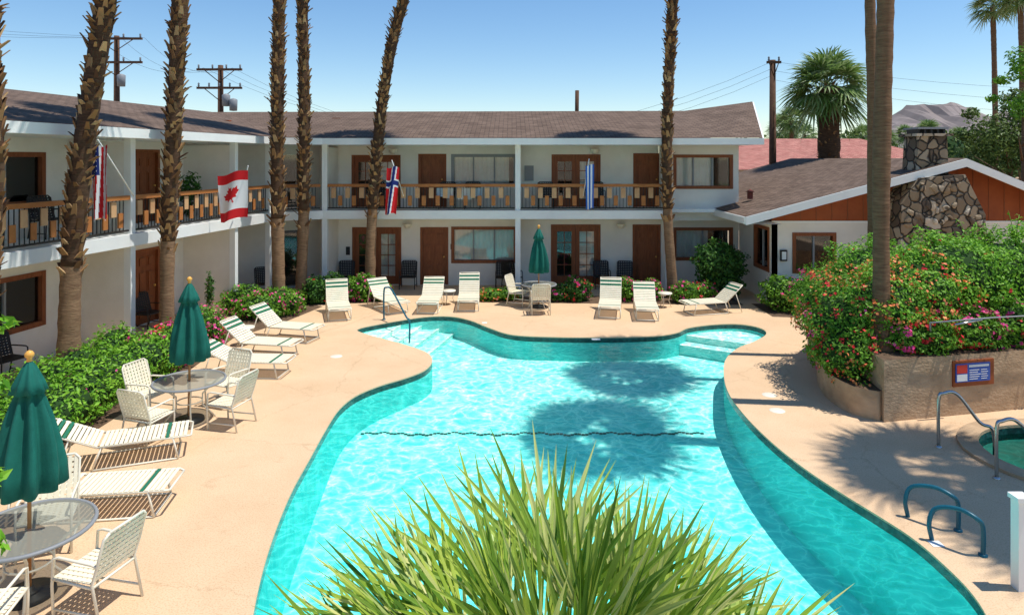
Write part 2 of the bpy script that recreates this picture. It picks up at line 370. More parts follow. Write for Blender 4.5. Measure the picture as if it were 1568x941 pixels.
mb = MB(); o_ = [Vector((tubc[0]+1.65*math.cos(a), tubc[1]+1.5*math.sin(a), 0)) for a in [2*math.pi*k/32 for k in range(32)]]
vs = [(p.x, p.y, .002) for p in tub]+[(p.x, p.y, .05) for p in tub]+[(p.x, p.y, .05) for p in o_]+[(p.x, p.y, .002) for p in o_]
fs = []
for k in range(32):
    k2 = (k+1) % 32
    for r in range(3): fs.append((r*32+k, r*32+k2, (r+1)*32+k2, (r+1)*32+k))
mb.add(vs, fs, 'planter'); mb.done('coping', hr)
for q in (G(515, 545), G(1190, 628), G(1178, 604)):
    mb = MB(); mb.lathe([(.0, .008), (.13, .008), (.14, .001)], 'frame', 20, (q.x, q.y)); mb.done('skimmer_lid')

# ---------------------------------------------------------------- openings
def wall(mb, fr, u0, u1, z0, z1, nw, th, ops, m='stucco'):
    us = sorted({u0, u1, *[o[0] for o in ops], *[o[1] for o in ops]})
    us = [u for u in us if u0 <= u <= u1]
    for a, b in zip(us[:-1], us[1:]):
        z = z0
        for o in sorted([o for o in ops if o[0] <= a+1e-6 and o[1] >= b-1e-6], key=lambda o: o[2]):
            if o[2] > z+1e-4: mb.fbox(fr, a, b, nw-th, nw, z, o[2], m)
            z = o[3]
        if z < z1-1e-4: mb.fbox(fr, a, b, nw-th, nw, z, z1, m)
def curtain(mb, fr, u0, u1, z0, z1, n, m='curtain'):
    O, u, nn = fr; k = max(6, int((u1-u0)/.05)); vs = []
    for i in range(k+1):
        a = u0+(u1-u0)*i/k; q = O+u*a+nn*(n+.025*math.sin(i*1.9)+.01*math.sin(i*.7))
        vs += [(q.x, q.y, z0), (q.x, q.y, z1)]
    mb.add(vs, [(2*i, 2*i+2, 2*i+3, 2*i+1) for i in range(k)], m, True)
def window(mb, fr, o, nw, fm='wood', mull=1, cur=.85, horiz=False):
    u0, u1, z0, z1 = o; w = .06
    mb.fbox(fr, u0-.05, u0+w, nw-.12, nw+.025, z0-.05, z1+.05, fm); mb.fbox(fr, u1-w, u1+.05, nw-.12, nw+.025, z0-.05, z1+.05, fm)
    mb.fbox(fr, u0+w, u1-w, nw-.12, nw+.022, z1-w, z1+.05, fm); mb.fbox(fr, u0+w, u1-w, nw-.12, nw+.035, z0-.05, z0+w, fm)
    for k in range(1, mull+1):
        a = u0+(u1-u0)*k/(mull+1); mb.fbox(fr, a-.025, a+.025, nw-.1, nw-.03, z0+w, z1-w, 'grey' if fm == 'wood' else fm)
    mb.fbox(fr, u0+w, u1-w, nw-.078, nw-.07, z0+w, z1-w, 'glass')
    if cur: curtain(mb, fr, u0+w, u0+(u1-u0)*cur, z0+w, z1-w, nw-.125)
    mb.fbox(fr, u0, u1, nw-.5, nw-.45, z0, z1, 'dark')
def door(mb, fr, o, nw, m='wood'):
    u0, u1, z0, z1 = o
    mb.fbox(fr, u0-.06, u0+.03, nw-.1, nw+.02, z0, z1+.06, m); mb.fbox(fr, u1-.03, u1+.06, nw-.1, nw+.02, z0, z1+.06, m)
    mb.fbox(fr, u0+.03, u1-.03, nw-.1, nw+.018, z1-.02, z1+.06, m); mb.fbox(fr, u0+.03, u1-.03, nw-.11, nw-.07, z0, z1-.02, m)
    c = (u0+u1)/2; h = z1-z0
    for a, b in ((u0+.11, c-.05), (c+.05, u1-.11)):
        for q0, q1 in ((.07, .36), (.42, .72), (.78, .92)):
            mb.fbox(fr, a, b, nw-.07, nw-.055, z0+h*q0, z0+h*q1, m); mb.fbox(fr, a+.04, b-.04, nw-.055, nw-.03, z0+h*q0+.04, z0+h*q1-.04, m)
    mb.fbox(fr, u1-.13, u1-.08, nw-.07, nw-.01, z0+.98, z0+1.03, 'finial')
def french(mb, fr, o, nw):
    u0, u1, z0, z1 = o; m = 'wood'
    mb.fbox(fr, u0-.06, u0+.03, nw-.1, nw+.02, z0, z1+.06, m); mb.fbox(fr, u1-.03, u1+.06, nw-.1, nw+.02, z0, z1+.06, m)
    mb.fbox(fr, u0+.03, u1-.03, nw-.1, nw+.018, z1-.02, z1+.06, m)
    c = (u0+u1)/2
    for a, b in ((u0+.03, c-.005), (c+.005, u1-.03)):
        mb.fbox(fr, a, a+.14, nw-.11, nw-.06, z0, z1-.02, m); mb.fbox(fr, b-.14, b, nw-.11, nw-.06, z0, z1-.02, m)
        mb.fbox(fr, a+.14, b-.14, nw-.11, nw-.06, z0, z0+.3, m); mb.fbox(fr, a+.14, b-.14, nw-.11, nw-.06, z1-.2, z1-.02, m)
        mb.fbox(fr, a+.14, b-.14, nw-.09, nw-.085, z0+.3, z1-.2, 'glass')
        k = (a+b)/2; mb.fbox(fr, k-.012, k+.012, nw-.1, nw-.065, z0+.3, z1-.2, m)
        for r in range(1, 4):
            zz = z0+.3+(z1-z0-.5)*r/4; mb.fbox(fr, a+.14, b-.14, nw-.098, nw-.067, zz-.012, zz+.012, m)
    curtain(mb, fr, c+.05, u1-.1, z0+.25, z1-.1, nw-.15)
    mb.fbox(fr, u0, u1, nw-.6, nw-.55, z0, z1, 'dark')
def railing(mb, fr, u0, u1, n, z0):
    mb.fbox(fr, u0, u1, n-.06, n+.06, z0+.80, z0+.90, 'rail'); mb.fbox(fr, u0, u1, n-.025, n+.025, z0+.06, z0+.10, 'patio')
    k = int((u1-u0)/.115)
    for i in range(k):
        a = u0+.06+i*(u1-u0-.1)/k; mb.fbox(fr, a-.008, a+.008, n-.008, n+.008, z0+.10, z0+.80, 'black')
    k = int((u1-u0)/.46)
    for i in range(k):
        a = u0+.12+i*(u1-u0-.2)/k
        mb.fbox(fr, a, a+.16, n-.02, n+.022, z0+.42, z0+.77, 'block'); mb.fbox(fr, a+.23, a+.37, n-.02, n+.021, z0+.16, z0+.50, 'rail')

# ---------------------------------------------------------------- motel
A = Vector((-9.5, 12.7, 0)); Bp = Vector((-7.9, 22.4, 0)); C = Vector((-6.44, 23.3, 0))
u = (Bp-A).normalized(); n = Vector((u.y, -u.x, 0)); FL = (A, u, n); LL = (Bp-A).length
FB = (Vector((0, 24.9, 0)), Vector((1, 0, 0)), Vector((0, -1, 0)))
FBf = (Vector((0, 23.3, 0)), Vector((1, 0, 0)), Vector((0, -1, 0)))
uc = (C-Bp).normalized(); FC = (Bp, uc, Vector((uc.y, -uc.x, 0))); LC = (C-Bp).length
W1 = Vector((-9.45, 23.45, 0)); W2 = Vector((-7.05, 24.9, 0)); uw = (W2-W1).normalized(); FW = (W1, uw, Vector((uw.y, -uw.x, 0))); LW = (W2-W1).length
mr = root('motel_building', (0, 24, 0))
DW = 24.9; S2 = 2.84; SB = 2.55
def bx(px): return X(px, DW)
rx1 = 8.27
XB = X(1018, 23.9)
w = MB(); wi = MB(); do = MB()
lowf = [(bx(542), bx(612), 0.02, 2.05), (bx(846), bx(917), 0.02, 2.15)]
lowd = [(bx(646), bx(684), .02, 2.05), (bx(971), bx(1009), .02, 2.15)]
loww = [(bx(693), bx(789), .85, 2.08), (bx(1033), bx(1120), .95, 2.05)]
wall(w, FB, W2.x, rx1, 0, SB, 0, .25, lowf+lowd+loww)
for o in lowf: french(do, FB, o, 0)
for o in lowd: door(do, FB, o, 0)
window(wi, FB, loww[0], 0, 'wood', 2, .98); window(wi, FB, loww[1], 0, 'wood', 1, .6)
upf = [(bx(541), bx(611), S2, 4.68), (bx(847), bx(917), S2, 4.70)]
upd = [(bx(643), bx(681), S2, 4.72), (bx(972), bx(1010), S2, 4.74)]
upw = [(bx(693), bx(789), 3.65, 4.72)]
wall(w, FB, W2.x, XB, SB, 5.25, 0, .25, upf+upd+upw)
for o in upf: french(do, FB, o, 0)
for o in upd: door(do, FB, o, 0)
window(wi, FB, upw[0], 0, 'grey', 2, .9)
FR = (Vector((0, 24.3, 0)), Vector((1, 0, 0)), Vector((0, -1, 0)))
ow = (X(1033, 24.3), X(1120, 24.3), 3.58, 4.7)
wall(w, FR, XB+.01, X(1131, 24.3), 2.4, 5.1, 0, .59, [ow]); window(wi, FR, ow, 0, 'wood', 2, .7)
oc = [(1.45, 2.3, .02, 2.05)]; oc2 = [(1.45, 2.3, S2, 4.75)]
wall(w, FW, 0, LW, 0, SB, 0, .25, oc); wall(w, FW, 0, LW, SB, 5.25, 0, .25, oc2)
for o in (oc[0], oc2[0]):
    do.fbox(FW, o[0]-.05, o[0]+.04, -.1, .02, o[2], o[3]+.05, 'patio'); do.fbox(FW, o[1]-.04, o[1]+.05, -.1, .02, o[2], o[3]+.05, 'patio')
    do.fbox(FW, o[0], o[1], -.4, -.35, o[2], o[3], 'dark'); do.fbox(FW, o[0]+.04, o[1]-.04, -.08, -.06, o[2], o[3], 'glass')
ul0, ul1 = -9, (W1-A).dot(u)
lo = [(.8, 2.7, .85, 2.0)]; ld = [(5.75, 6.6, .02, 2.05), (-4, -3.1, .02, 2.05)]; lo3 = [(4.0, 5.2, .9, 2.0)]
wall(w, FL, ul0, ul1, 0, SB, -1.7, .25, lo+ld+lo3)
lo2 = [(.8, 2.7, 3.6, 4.7)]; ld2 = [(5.75, 6.6, S2, 4.8), (-4, -3.1, S2, 4.8)]; lo4 = [(4.0, 5.2, 3.6, 4.7)]
wall(w, FL, ul0, ul1, SB, 5.25, -1.7, .25, lo2+ld2+lo4)
for o in lo+lo2+lo3+lo4: window(wi, FL, o, -1.7, 'wood', 1, .98)
for o in ld+ld2: door(do, FL, o, -1.7)
for uu in (-2.6, 3.45, 7.8):
    w.fbox(FL, uu-.07, uu+.07, -1.698, -.18, 0, SB, 'stucco'); w.fbox(FL, uu-.07, uu+.07, -1.698, -.18, S2, 5.0, 'stucco')
    w.fbox(FL, uu-.08, uu+.08, -.18, 0, 0, SB, 'trim'); w.fbox(FL, uu-.08, uu+.08, -.18, 0, S2, 5.08, 'trim')
for xx in (-6.40, X(793, 23.3)):
    w.fbox(FBf, xx-.07, xx+.07, -1.598, -.18, 0, SB, 'stucco'); w.fbox(FBf, xx-.07, xx+.07, -1.598, -.18, S2, 5.0, 'stucco')
    w.fbox(FBf, xx-.09, xx+.09, -.18, 0, 0, SB, 'trim'); w.fbox(FBf, xx-.09, xx+.09, -.18, 0, S2, 5.08, 'trim')
w.fbox(FL, LL-.1, LL+.04, -.16, 0, S2, 5.08, 'trim'); w.fbox(FL, LL-.1, LL+.04, -.16, 0, 0, SB, 'trim')
w.fbox(FBf, XB-.12, XB, -.6, -.02, 0, 5.08, 'trim')
w.done('walls', mr); wi.done('windows', mr); do.done('doors', mr)
wA = A+u*ul0+n*-1.7; wB = W1
slab = [A+u*ul0+n*.05, Bp+n*.05, C+Vector((0, -.05, 0)), Vector((XB+.0, 23.25, 0)), Vector((XB, 24.88, 0)), W2+Vector((0, -.02, 0)), W1+n*.02, wA+n*.02]
mb = MB(); mb.prism([(p.x, p.y) for p in slab], SB, S2-.002, 'trim')
tri = tessellate_polygon([[Vector((p.x, p.y, 0)) for p in slab]]); mb.add([(p.x, p.y, SB+.003) for p in slab], [tuple(t) for t in tri], 'trim')
mb.fbox(FR, XB+.01, X(1145, 24), 0.0, .35, 2.72, 2.84, 'trim')
mb.done('balcony_slab', mr)
rl = MB()
for a, b in ((-8.5, -2.7), (-2.5, 3.36), (3.54, 7.7), (7.9, LL-.1)): railing(rl, FL, a, b, -.06, S2)
railing(rl, FC, .05, LC-.1, -.06, S2)
railing(rl, FBf, -6.3, X(793, 23.3)-.1, -.06, S2); railing(rl, FBf, X(793, 23.3)+.1, XB-.13, -.06, S2)
rl.done('balcony_railing', mr)
def roofmesh(name, faces, m, parent, under=None):
    me = bpy.data.meshes.new(name); vs = []; fs = []
    for f, e in faces:
        fs.append(tuple(range(len(vs), len(vs)+len(f)))); vs += [tuple(p) for p in f]
    me.from_pydata(vs, [], fs); me.materials.append(m); uvl = me.uv_layers.new(name='UVMap')
    for poly, (f, e) in zip(me.polygons, faces):
        e = Vector(e).normalized(); nn = poly.normal; v = nn.cross(e)
        for li, vi in zip(poly.loop_indices, poly.vertices):
            q = Vector(vs[vi]); uvl.data[li].uv = (q.dot(e), q.dot(v))
    o = bpy.data.objects.new(name, me); scene.collection.objects.link(o)
    if parent: o.parent = parent; o.location = -parent.location
    return o
ov = .45
eZ = 5.30; V = Vector
E0 = A+u*ul0+n*ov; EB = Bp+n*ov+u*-.1; EC = V((-6.35, 22.85, 0)); EE = V((8.39, 22.85, 0))
R0 = A+u*ul0-n*5.6; R1 = V((-12.5, 28.5, 6.55)); RM = V((7.2, 28.5, 6.6)); RE = V((10.0, 28.4, 6.98))
def z(p, h): return V((p.x, p.y, h))
E0, EB, EC, EE = [z(p, eZ) for p in (E0, EB, EC, EE)]; R0 = z(R0, 6.55)
BK = V((-12.5, 34, 5.3)); Br = V((9.5, 34, 5.3)); BL = z(A+u*ul0-n*11, 5.3)
EM = V((7.2, 22.85, eZ))
roofmesh('roof', [([E0, EB, R1, R0], u), ([EB, EC, R1], uc), ([EC, EM, RM, R1], (1, 0, 0)), ([EM, EE, RE, RM], (1, 0, 0)), ([R1, RM, Br, BK], (1, 0, 0)), ([RM, RE, Br], (1, 0, 0)), ([R0, R1, BK, V((-18, 34, 5.3)), BL], u)], M['shingle'], mr)
fs_ = MB()
def fascia(a, b, h=.23, t=.05, m='trim', mb=fs_, drop=.012):
    d_ = (b-a); d_.z = 0; d_.normalize(); nn = V((d_.y, -d_.x, 0))
    P0 = [a, b, b+nn*t, a+nn*t]
    bot = [p-V((0, 0, h)) for p in P0]; top = [p-V((0, 0, drop)) for p in P0]
    mb.hexa([tuple(bot[0]), tuple(bot[3]), tuple(bot[2]), tuple(bot[1]), tuple(top[0]), tuple(top[3]), tuple(top[2]), tuple(top[1])], m)
fascia(E0, EB); fascia(EB, EC); fascia(EC, EE); fascia(EE, RE)
sof = [z(E0, 5.08), z(EB, 5.08), z(EC, 5.08), z(EE, 5.08), V((8.3, 25.1, 5.08)), V((-7.0, 25.1, 5.08)), z(W1-n*.3, 5.08), z(wA-n*.3, 5.08)]
tri = tessellate_polygon([[V((p.x, p.y, 0)) for p in sof]]); fs_.add(sof, [tuple(t) for t in tri], 'trim')
for q in (V((-11.9, 20.5, 6.2)), V((-10.4, 24.8, 6.1)), V((-6.9, 26.9, 6.3))):
    fs_.box((q.x-.16, q.y-.12, q.z-.3), (q.x+.16, q.y+.12, q.z-.1), 'rust')
fs_.done('fascia_and_soffit', mr)
d2 = MB()
for px, zz in ((603, 4.95), (910, 4.95), (625, 2.25), (950, 2.25)):
    d2.lathe([(.16, zz), (.15, zz-.08), (.08, zz-.16), (.0, zz-.18)], 'frame', 12, (bx(px), 24.75))
d2.fbox(FB, bx(803), bx(817), 0, .06, 3.8, 4.35, 'grey')
d2.fbox(FB, bx(530), bx(536), 0, .03, 1.1, 1.4, 'black'); d2.fbox(FB, bx(690)-.0, bx(694), 0, .02, 1.3, 1.5, 'black')
d2.done('wall_fixtures', mr)

# ---------------------------------------------------------------- right bungalow
br_ = root('stucco_bungalow', (12, 23, 0))
FG = (V((0, 21.8, 0)), V((1, 0, 0)), V((0, -1, 0)))
FS = (V((8.28, 24.9, 0)), V((0, -1, 0)), V((-1, 0, 0)))
w = MB(); wi = MB()
gw = (9.0, 10.3, 1.0, 2.2); sw = (1.6, 2.9, 1.0, 2.35)
wall(w, FG, 8.285, 21, 0, 2.6, 0, .2, [gw]); window(wi, FG, gw, 0, 'wood', 1, .0)
wall(w, FS, 0, 3.1, 0, 2.6, 0, .2, [sw]); window(wi, FS, sw, 0, 'wood', 1, .5)
w.add([(8.285, 21.79, 2.6), (21, 21.79, 2.6), (21, 21.79, 2.75), (13.9, 21.79, 4.45), (8.285, 21.79, 2.92)], [(0, 1, 2, 3, 4)], 'rust')
w.fbox(FG, 8.285, 21, .0, .03, 2.56, 2.62, 'trim')
for k in range(24): w.fbox(FG, 8.7+k*.5, 8.72+k*.5, .0095, .02, 2.62, min(2.9+(8.72+k*.5-8.285)*.27, 4.45-max(0, 8.72+k*.5-13.9)*.25)-.03, 'wood')
w.fbox(FG, 8.55, 8.75, .0, .1, 1.35, 1.7, 'black'); w.fbox(FG, 8.58, 8.72, .1, .103, 1.4, 1.65, 'trim')
w.done('walls', br_); wi.done('windows', br_)
g0 = V((7.15, 20.9, 2.83)); g1 = V((13.9, 20.9, 4.62))
g3 = V((20.5, 20.9, 1.9))
h0 = V((7.15, 24.89, 2.83)); h1 = V((13.9, 34, 4.62))
roofmesh('roof', [([g0, g1, h1, V((8.4, 34, 3.16)), V((8.4, 24.89, 3.16)), h0], (0, 1, 0)), ([g1, g3, V((20.5, 34, 1.9)), h1], (0, 1, 0))], M['shingle'], br_)
f2 = MB()
fascia(g0, g1, .26, mb=f2); fascia(g1, g3, .26, mb=f2); fascia(h0, g0, .22, mb=f2)
f2.add([(7.15, 20.9, 2.6), (8.28, 20.9, 2.6), (8.28, 24.89, 2.6), (7.15, 24.89, 2.6)], [(0, 1, 2, 3)], 'trim')
f2.add([tuple(g0-V((0, 0, .24))), tuple(g1-V((0, 0, .24))), (13.9, 21.8, 4.38), (7.15, 21.8, 2.59)], [(0, 1, 2, 3)], 'trim')
f2.done('fascia', br_)
ch = MB()
def side(poly, ya, yb, mbb, m):
    nP = len(poly); vs = [(a, ya, b) for a, b in poly]+[(a, yb, b) for a, b in poly]
    mbb.add(vs, [tuple(range(nP))]+[(i, nP+i, nP+(i+1) % nP, (i+1) % nP) for i in range(nP)]+[tuple(range(2*nP-1, nP-1, -1))], m)
side([(11.75, 0), (14.4, 0), (14.4, 2.9), (13.78, 4.12), (12.4, 4.02), (11.85, 3.2)], 20.75, 21.78, ch, 'stone')
side([(12.5, 4.0), (13.5, 4.0), (13.45, 5.3), (12.58, 5.3)], 21.1, 21.9, ch, 'stone')
for k in range(110):
    a = random.uniform(11.95, 14.3); b = random.uniform(.3, 3.9)
    if b > 3.0 and not (12.3 < a < 13.7): continue
    r = random.uniform(.08, .17); cx, cy = a, 20.76
    T = Matrix.Translation((a, cy, b)) @ Matrix.Rotation(random.uniform(0, 3), 4, 'Y') @ Matrix.Diagonal((r*1.3, .07, r, 1))
    vs = []
    for i in range(3):
        for j in range(7):
            rr = [1, .85, .4][i]*(1+.15*math.sin(j*2.1+k)); vs.append((rr*math.cos(j/7*6.283), -[0, .7, 1][i], rr*math.sin(j/7*6.283)))
    ch.add(vs, [(i*7+j, i*7+(j+1) % 7, (i+1)*7+(j+1) % 7, (i+1)*7+j) for i in range(2) for j in range(7)]+[tuple(range(14, 21))], 'stone', False, T)
ch.box((12.45, 21.0, 5.3), (13.58, 22, 5.38), 'stone')
for k in range(5): ch.box((12.6+k*.2, 21.2, 5.38), (12.66+k*.2, 21.8, 5.52), 'black')
ch.box((12.55, 21.1, 5.52), (13.5, 21.9, 5.58), 'grey')
ch.done('stone_chimney', br_)
mb = MB(); mb.lathe([(.1, 3.2), (.1, 3.45), (.16, 3.45), (.0, 3.55)], 'redtile', 10, (8.3, 23.8)); mb.done('roof_vent', br_)

nb = root('tile_roof_house', (20, 48, 0))
w = MB(); w.box((13, 45, 0), (30, 58, 4.0), 'stucco'); w.box((25, 42, 0), (34, 44.9, 3.4), 'planter'); w.done('walls', nb)
a, b, c_, d_ = V((12, 44, 3.9)), V((31, 44, 3.9)), V((31, 59, 3.9)), V((12, 59, 3.9)); r1, r2 = V((18, 51, 6.1)), V((26, 51, 6.1))
roofmesh('roof', [([a, b, r2, r1], (1, 0, 0)), ([b, c_, r2], (0, 1, 0)), ([c_, d_, r1, r2], (1, 0, 0)), ([d_, a, r1], (0, 1, 0))], M['redtile'], nb)
a, b, c_, d_ = V((16, 38, 3.6)), V((26, 38, 3.6)), V((26, 46, 3.6)), V((16, 46, 3.6)); r1, r2 = V((19, 42, 5.0)), V((23, 42, 5.0))
roofmesh('lower_roof', [([a, b, r2, r1], (1, 0, 0)), ([b, c_, r2], (0, 1, 0)), ([c_, d_, r1, r2], (1, 0, 0)), ([d_, a, r1], (0, 1, 0))], M['redtile'], nb)

# ---------------------------------------------------------------- foliage
def lobes(V_, seed):
    return 1+.14*np.sin(V_[:, 0]*5+seed)*np.sin(V_[:, 1]*6+seed*2)+.12*np.sin(V_[:, 2]*9+seed*3+V_[:, 0]*4)
def foliage(name, blobs, n_, size, main, flowers=(), pf=.0, seed=1, core=True, zmin=.02, asp=.5, parent=None, extra=None, inner=.72, fdens=.5):
    r = np.random.default_rng(seed); bl = np.array(blobs, float)
    area = (bl[:, 3]*bl[:, 4]+bl[:, 3]*bl[:, 5]+bl[:, 4]*bl[:, 5]); idx = r.choice(len(bl), n_, p=area/area.sum()); b = bl[idx]
    d = r.normal(size=(n_, 3)); d /= np.linalg.norm(d, axis=1)[:, None]
    uu = r.random(n_)**.6
    rad = (inner+(1.06-inner)*uu)*lobes(d, seed+idx)
    c = b[:, :3]+d*b[:, 3:6]*rad[:, None]
    k = c[:, 2] > zmin; c = c[k]; d = d[k]; uu = uu[k]; m_ = len(c)
    nn = d*.8+r.normal(size=(m_, 3))*.6+np.array([0, 0, .4]); nn /= np.linalg.norm(nn, axis=1)[:, None]
    t = np.cross(nn, r.normal(size=(m_, 3))); t /= np.linalg.norm(t, axis=1)[:, None]; s = np.cross(nn, t)
    sz = size*(.6+.8*r.random(m_))
    g = np.floor(c/.16).astype(int); hsh = np.abs(np.sin(g[:, 0]*12.9+g[:, 1]*78.2+g[:, 2]*37.7+seed)*43758.5) % 1
    g2 = np.floor(c/.55).astype(int); h2_ = np.abs(np.sin(g2[:, 0]*2.9+g2[:, 1]*58.2+g2[:, 2]*17.7+seed)*3758.5) % 1
    mi = np.zeros(m_, int)
    if flowers:
        fl = (hsh < pf) & (r.random(m_) < fdens) & (uu > .6)
        mi[fl] = 1+((h2_[fl]*7.3).astype(int) % len(flowers)); sz[fl] *= .85
    w_ = sz*np.where(mi > 0, .9, asp)
    vs = np.stack([c-t*sz[:, None]*.5, c+s*w_[:, None]*.5+nn*sz[:, None]*.08, c+t*sz[:, None]*.5, c-s*w_[:, None]*.5+nn*sz[:, None]*.08], 1).reshape(-1, 3)
    fs = np.arange(m_*4).reshape(-1, 4)
    mb = MB(); mb.mi(M[main]); [mb.mats.append(M[f]) for f in flowers]
    mb.v = [tuple(x) for x in vs.tolist()]; mb.f = [tuple(x) for x in fs.tolist()]; mb.m = mi.tolist(); mb.sm = [False]*m_
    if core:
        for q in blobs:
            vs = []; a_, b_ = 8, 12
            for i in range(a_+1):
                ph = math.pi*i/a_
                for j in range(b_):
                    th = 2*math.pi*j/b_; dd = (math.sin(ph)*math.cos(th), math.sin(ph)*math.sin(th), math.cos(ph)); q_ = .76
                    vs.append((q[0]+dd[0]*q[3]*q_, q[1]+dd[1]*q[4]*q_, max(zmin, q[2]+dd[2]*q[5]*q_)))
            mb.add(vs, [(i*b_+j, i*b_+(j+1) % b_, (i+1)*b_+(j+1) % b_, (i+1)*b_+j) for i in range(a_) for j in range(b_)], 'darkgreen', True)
    if extra: extra(mb)
    return mb.done(name, parent)

R_ = random.Random(3)
bl = []
for k in range(15):
    D = 7.6+.5*k; bl.append((-7.75+.12*math.sin(k), D, .38+R_.uniform(-.05, .08), .62, .55, .45))
    bl.append((-8.45+.1*math.sin(k*1.7), D+.2, .45+R_.uniform(-.05, .1), .5, .5, .5))
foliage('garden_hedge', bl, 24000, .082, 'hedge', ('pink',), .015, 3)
bl = [(-7.7+.12*math.sin(k*2), 14.7+.5*k, .38, .55, .5, .5) for k in range(6)]
foliage('flowering_shrub', bl, 8000, .085, 'leafm', ('pink', 'red', 'pink'), .5, 5, fdens=.6)
foliage('flowering_shrub', [(-7.3, 19.8, .3, .7, .6, .42), (-6.9, 20.3, .35, .7, .6, .45), (-8.1, 20.4, .35, .6, .6, .45)], 4500, .10, 'leafm', ('pink',), .22, 6)
foliage('flowering_shrub', [(-6.25, 21.8, .35, .4, .4, .5), (-5.8, 21.9, .4, .4, .4, .5)], 2400, .10, 'leafd', ('red',), .1, 7)
foliage('flowering_shrub', [(-4.9, 22.2, .35, .45, .4, .48), (-4.3, 22.3, .3, .35, .35, .35)], 2600, .10, 'leafm', ('pink',), .35, 8)
foliage('flowering_shrub', [(-.7, 22.2, .18, .45, .3, .22), (-.1, 22.3, .2, .4, .3, .22)], 1500, .09, 'leafm', ('red', 'orange'), .3, 9)
foliage('flowering_shrub', [(1.5, 22.2, .2, .4, .35, .3), (2.1, 22.2, .35, .5, .4, .42)], 2400, .10, 'leafd', ('pink', 'red'), .4, 10)
foliage('flowering_shrub', [(3.8, 22.3, .3, .5, .4, .42), (4.5, 22.3, .3, .4, .4, .36), (5.6, 21.9, .3, .5, .4, .38), (6.2, 22.0, .3, .4, .4, .34)], 4500, .10, 'leafm', ('pink', 'pink', 'red'), .42, 11)
foliage('round_shrub', [(6.7, 22.6, 1.2, .65, .6, .65), (7.3, 22.8, 1.1, .5, .5, .6), (6.9, 22.6, .5, .7, .5, .5)], 4000, .12, 'leafd', (), 0, 12)
foliage('clipped_hedge', [(8.2, 20.8, .5, .6, .6, .55), (8.9, 20.6, .5, .6, .6, .55), (9.6, 20.3, .5, .6, .6, .55)], 4500, .10, 'leafm', ('pink',), .05, 13)
def bed(pts):
    mb = MB(); mb.add([(x, y, .004) for x, y in pts], [tuple(range(len(pts)))], 'soil'); mb.done('soil', recenter=False)
bed([(-9.0, 7), (-7.15, 7), (-7.0, 14.5), (-7.15, 17.5), (-6.4, 19.3), (-5.9, 21.3), (-7.4, 22.2), (-8.4, 17)])
bed([(-6.7, 21.5), (-3.9, 21.9), (-3.9, 22.75), (-6.2, 22.75)]); bed([(-1.2, 21.9), (7.3, 21.5), (7.3, 23), (-1.2, 22.75)])
bed([(7.6, 19.9), (10.5, 19.5), (10.5, 21.7), (7.6, 21.7)])

plr = root('raised_planter', (8, 14, 0))
low = catmull([G(1258, 560), G(1250, 578), G(1263, 606), G(1300, 632), G(1340, 643), V((6.5, 12.02, 0))], 6)
low = [(p.x, p.y) for p in low]+[(7.2, 12.5), (7.2, 15.6), (6.75, 15.6)]
high = [(6.5, 11.93), (9.44, 12.58), (12.5, 13.26), (12.5, 17.5), (8.2, 17.5), (6.9, 15.8), (6.62, 13)]
mb = MB(); mb.prism(low, 0, .52, 'soil', 'planter'); mb.done('low_wall', plr)
mb = MB(); mb.prism(high, 0, 1.08, 'soil', 'planter'); mb.done('high_wall', plr)
big = [(6.75, 13.6, 1.3, .9, 1.1, .95), (6.35, 13.0, .95, .55, .75, .6), (7.2, 13.2, 1.65, .85, .9, .8), (8.0, 13.5, 1.9, 1.0, .95, .85), (8.9, 13.9, 2.15, 1.15, 1.0, .9),
       (10.0, 14.1, 2.1, 1.2, 1.0, 1.0), (11.2, 14.3, 2.15, 1.2, 1.0, 1.0), (7.5, 12.6, 1.35, .75, .45, .42), (8.5, 12.85, 1.4, .8, .45, .42), (9.6, 13.1, 1.4, .9, .5, .5), (10.8, 13.4, 1.4, .9, .5, .5),
       (7.0, 14.6, 1.5, .9, .9, .85), (8.0, 15.2, 1.9, 1.1, 1, .9)]
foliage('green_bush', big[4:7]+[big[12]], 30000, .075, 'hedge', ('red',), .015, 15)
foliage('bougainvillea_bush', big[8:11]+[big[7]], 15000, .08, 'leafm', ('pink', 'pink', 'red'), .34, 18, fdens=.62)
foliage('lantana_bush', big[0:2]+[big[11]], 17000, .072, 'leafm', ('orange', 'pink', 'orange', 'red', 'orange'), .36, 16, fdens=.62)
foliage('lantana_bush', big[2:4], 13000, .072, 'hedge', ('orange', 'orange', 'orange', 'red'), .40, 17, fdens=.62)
def shoots(name, pts, m, seed):
    r = random.Random(seed); mb = MB()
    for (x, y, z0, h) in pts:
        for k in range(5):
            tx, ty = x+r.uniform(-.25, .25), y+r.uniform(-.2, .2); hh = h*r.uniform(.5, 1)
            mb.tube([(x, y, z0), ((x+tx)/2, (y+ty)/2, z0+hh*.6), (tx, ty, z0+hh)], .007, 'leafm', 4)
            for q in range(26):
                f = r.random(); cx, cy, cz = x+(tx-x)*f, y+(ty-y)*f, z0+hh*f; a = r.uniform(0, 6.28); l = .09
                dx, dy = math.cos(a)*l, math.sin(a)*l
                mb.add([(cx, cy, cz), (cx+dx*.5-dy*.25, cy+dy*.5+dx*.25, cz+.02), (cx+dx, cy+dy, cz+r.uniform(-.04, .06)), (cx+dx*.5+dy*.25, cy+dy*.5-dx*.25, cz+.02)], [(0, 1, 2, 3)], m)
    mb.done(name)
shoots('leafy_shrub', [(9.4, 14, 2.7, .7), (10.4, 14.1, 2.8, .8), (8.7, 14, 2.8, .35), (9.9, 14.2, 2.8, .5), (11, 14, 2.8, .6), (7.9, 13.8, 2.4, .4)], 'hedge', 4)
